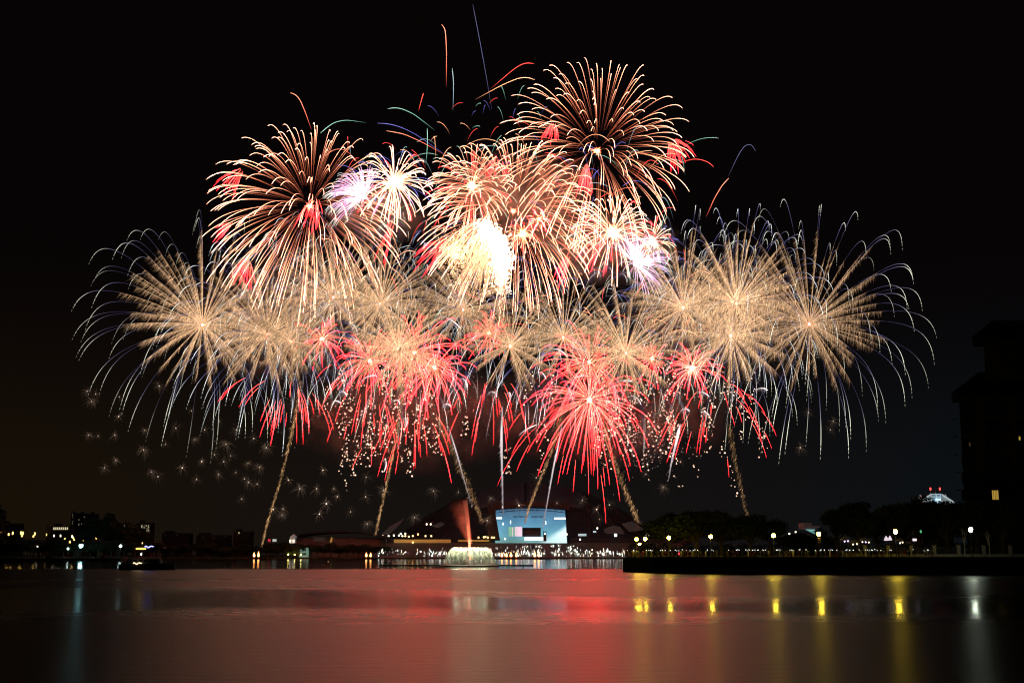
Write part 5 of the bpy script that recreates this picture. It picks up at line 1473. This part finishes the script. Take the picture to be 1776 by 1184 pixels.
pts = np.array([at(*q, YF) for q in np.stack([np.concatenate([rng.normal(1110, 40, 500), rng.normal(760, 170, 400)]), np.concatenate([rng.normal(765, 26, 500), rng.normal(690, 45, 400)])], 1)])
V, Fq, C = dots(pts, S0 * rng.uniform(0.3, 0.6, m), np.array([[0.9, 0.8, 0.7]]) * rng.uniform(0.2, 1, m)[:, None])
tag(link_mesh('fine_sparks', V, Fq, M_SPARK, None, C), 'fine white spark dust between the lower red bursts', 'sparks', None, 'stuff')

# ---- tiny spider shells low in the sky
def spider_mesh(seed):
    r_ = np.random.default_rng(seed); P = []
    dim = [0.6, 0.38, 0.27, 0.2, 0.46, 0.15][seed % 6]
    for d in sphere_dirs(int(r_.integers(16, 38)), 0.9):
        u = np.linspace(0.12, 1, 7); s = r_.uniform(0.5, 1.1)
        p = traj(7.5 * s, d, u, 1.8, 0.42, 0.15, 0.1)
        P.append((p, np.full(7, 0.07), ramp(u, [(0, (0.42, 0.28, 0.19)), (0.5, (0.22, 0.14, 0.095)), (1, (0.06, 0.04, 0.03))]) * r_.uniform(0.4, 1.2) * dim))
    V, Fq, C = tubes(P)
    V2, F2, C2 = dots(np.zeros((1, 3)), np.array([0.62]), np.array([[1.8, 1.4, 1.1]]) * (1.0 if dim > 0.5 else 0.3))
    Fall = [tuple(int(i) for i in f) for f in Fq] + [tuple(int(i) + len(V) for i in f) for f in F2]
    return np.concatenate([V, V2]), Fall, np.concatenate([C, C2])


SPIDERS = [(151, 678), (166, 683), (159, 696), (207, 688), (206, 722), (154, 754), (170, 756), (199, 754), (251, 746), (201, 798), (181, 811), (249, 780), (287, 770), (263, 818), (274, 826),
      (316, 811), (341, 831), (379, 822), (409, 819), (424, 830), (431, 836), (446, 839), (419, 865), (276, 669), (520, 847), (549, 847), (579, 847), (566, 873), (554, 891), (491, 882), (489, 893),
      (474, 883), (608, 887), (634, 861), (637, 908), (585, 861), (635, 827), (665, 850), (719, 897), (752, 851), (795, 853), (560, 815), (500, 832), (851, 864), (845, 902), (900, 876),
      (966, 872), (1010, 867), (1035, 883), (1040, 900), (1057, 875), (1120, 822), (930, 828), (380, 730), (355, 745), (338, 762), (392, 770), (372, 788), (440, 760), (462, 776), (305, 742),
      (1440, 745), (1388, 776), (1402, 715), (1445, 730), (430, 803), (350, 800), (400, 790), (332, 712), (410, 745), (388, 800), (450, 810), (1180, 800), (1150, 845)]
protos = []
for i in range(6):
    V, Fq, C = spider_mesh(50 + i)
    protos.append(link_mesh('spider_burst', V, Fq, M_SPARK, None, C, local=True))
for i, (x, y) in enumerate(SPIDERS):
    o = protos[i] if i < 6 else protos[int(rng.integers(6))].copy()
    if i >= 6: COL.objects.link(o)
    o.location = at(x, y, YF + 10); s = rng.uniform(0.75, 1.25); o.scale = (s, s, s * rng.uniform(0.85, 1.1))
    o.rotation_euler = (0, 0, rng.uniform(0, 6.28))
    tag(o, 'tiny dim brown spider burst low in the night sky', 'firework', 'tiny spider bursts')
# ================================================================== SMOKE of the display, lit by the bursts
def smoke_puff(px, py, wpx, hpx, Y, dens, label):
    c = at(px, py, Y); s = mpp(Y); rx, rz = wpx * s / 2, hpx * s / 2; ry = (rx + rz) / 2
    m = bpy.data.materials.new('drifting_smoke'); m.use_nodes = True
    t = m.node_tree; t.nodes.clear(); N_, L_ = t.nodes.new, t.links.new
    o = N_('ShaderNodeOutputMaterial'); pv = N_('ShaderNodeVolumePrincipled'); pv.inputs['Color'].default_value = (0.75, 0.68, 0.62, 1)
    tcn = N_('ShaderNodeTexCoord'); ln = N_('ShaderNodeVectorMath'); ln.operation = 'LENGTH'
    mp = N_('ShaderNodeMapping'); mp.inputs['Scale'].default_value = (1 / rx, 1 / ry, 1 / rz)
    L_(tcn.outputs['Object'], mp.inputs[0]); L_(mp.outputs[0], ln.inputs[0])
    fr = N_('ShaderNodeMapRange'); fr.interpolation_type = 'SMOOTHSTEP'; fr.inputs['From Min'].default_value = 1.0; fr.inputs['From Max'].default_value = 0.25
    L_(ln.outputs['Value'], fr.inputs['Value'])
    nz = N_('ShaderNodeTexNoise'); nz.inputs['Scale'].default_value = 0.028; nz.inputs['Detail'].default_value = 4; nz.inputs['Roughness'].default_value = 0.6
    g = N_('ShaderNodeNewGeometry'); L_(g.outputs['Position'], nz.inputs['Vector'])
    nr = N_('ShaderNodeMapRange'); nr.inputs['From Min'].default_value = 0.42; nr.inputs['From Max'].default_value = 0.68; L_(nz.outputs[0], nr.inputs['Value'])
    a = N_('ShaderNodeMath'); a.operation = 'MULTIPLY'; L_(fr.outputs[0], a.inputs[0]); L_(nr.outputs[0], a.inputs[1])
    b = N_('ShaderNodeMath'); b.operation = 'MULTIPLY'; L_(a.outputs[0], b.inputs[0]); b.inputs[1].default_value = dens
    L_(b.outputs[0], pv.inputs['Density']); L_(pv.outputs[0], o.inputs['Volume'])
    mb = MB().sphere((0, 0, 0), 1.0, 16, 10)
    ob = link_mesh('smoke', [(x * rx, y * ry, z * rz) for x, y, z in mb.v], mb.f, m, None, None, loc=c, local=True)
    tag(ob, label, 'smoke', None, 'stuff')


smoke_puff(900, 345, 330, 190, 1225, 0.03, 'brown smoke drifting behind the middle cream burst')
smoke_puff(655, 370, 210, 130, 1215, 0.03, 'brown smoke drifting below the white hearted burst and the lilac fan')
smoke_puff(1060, 430, 300, 150, 1225, 0.03, 'brown smoke drifting behind the orange and green burst on the right')
smoke_puff(700, 720, 520, 230, 1230, 0.012, 'thin smoke veil low behind the middle left red bursts')
smoke_puff(1060, 715, 520, 230, 1230, 0.012, 'thin smoke veil low behind the red bursts over the stadium')
smoke_puff(500, 560, 460, 260, 1230, 0.010, 'thin smoke behind the left gold bursts')
smoke_puff(1250, 560, 460, 260, 1230, 0.010, 'thin smoke behind the right gold bursts')
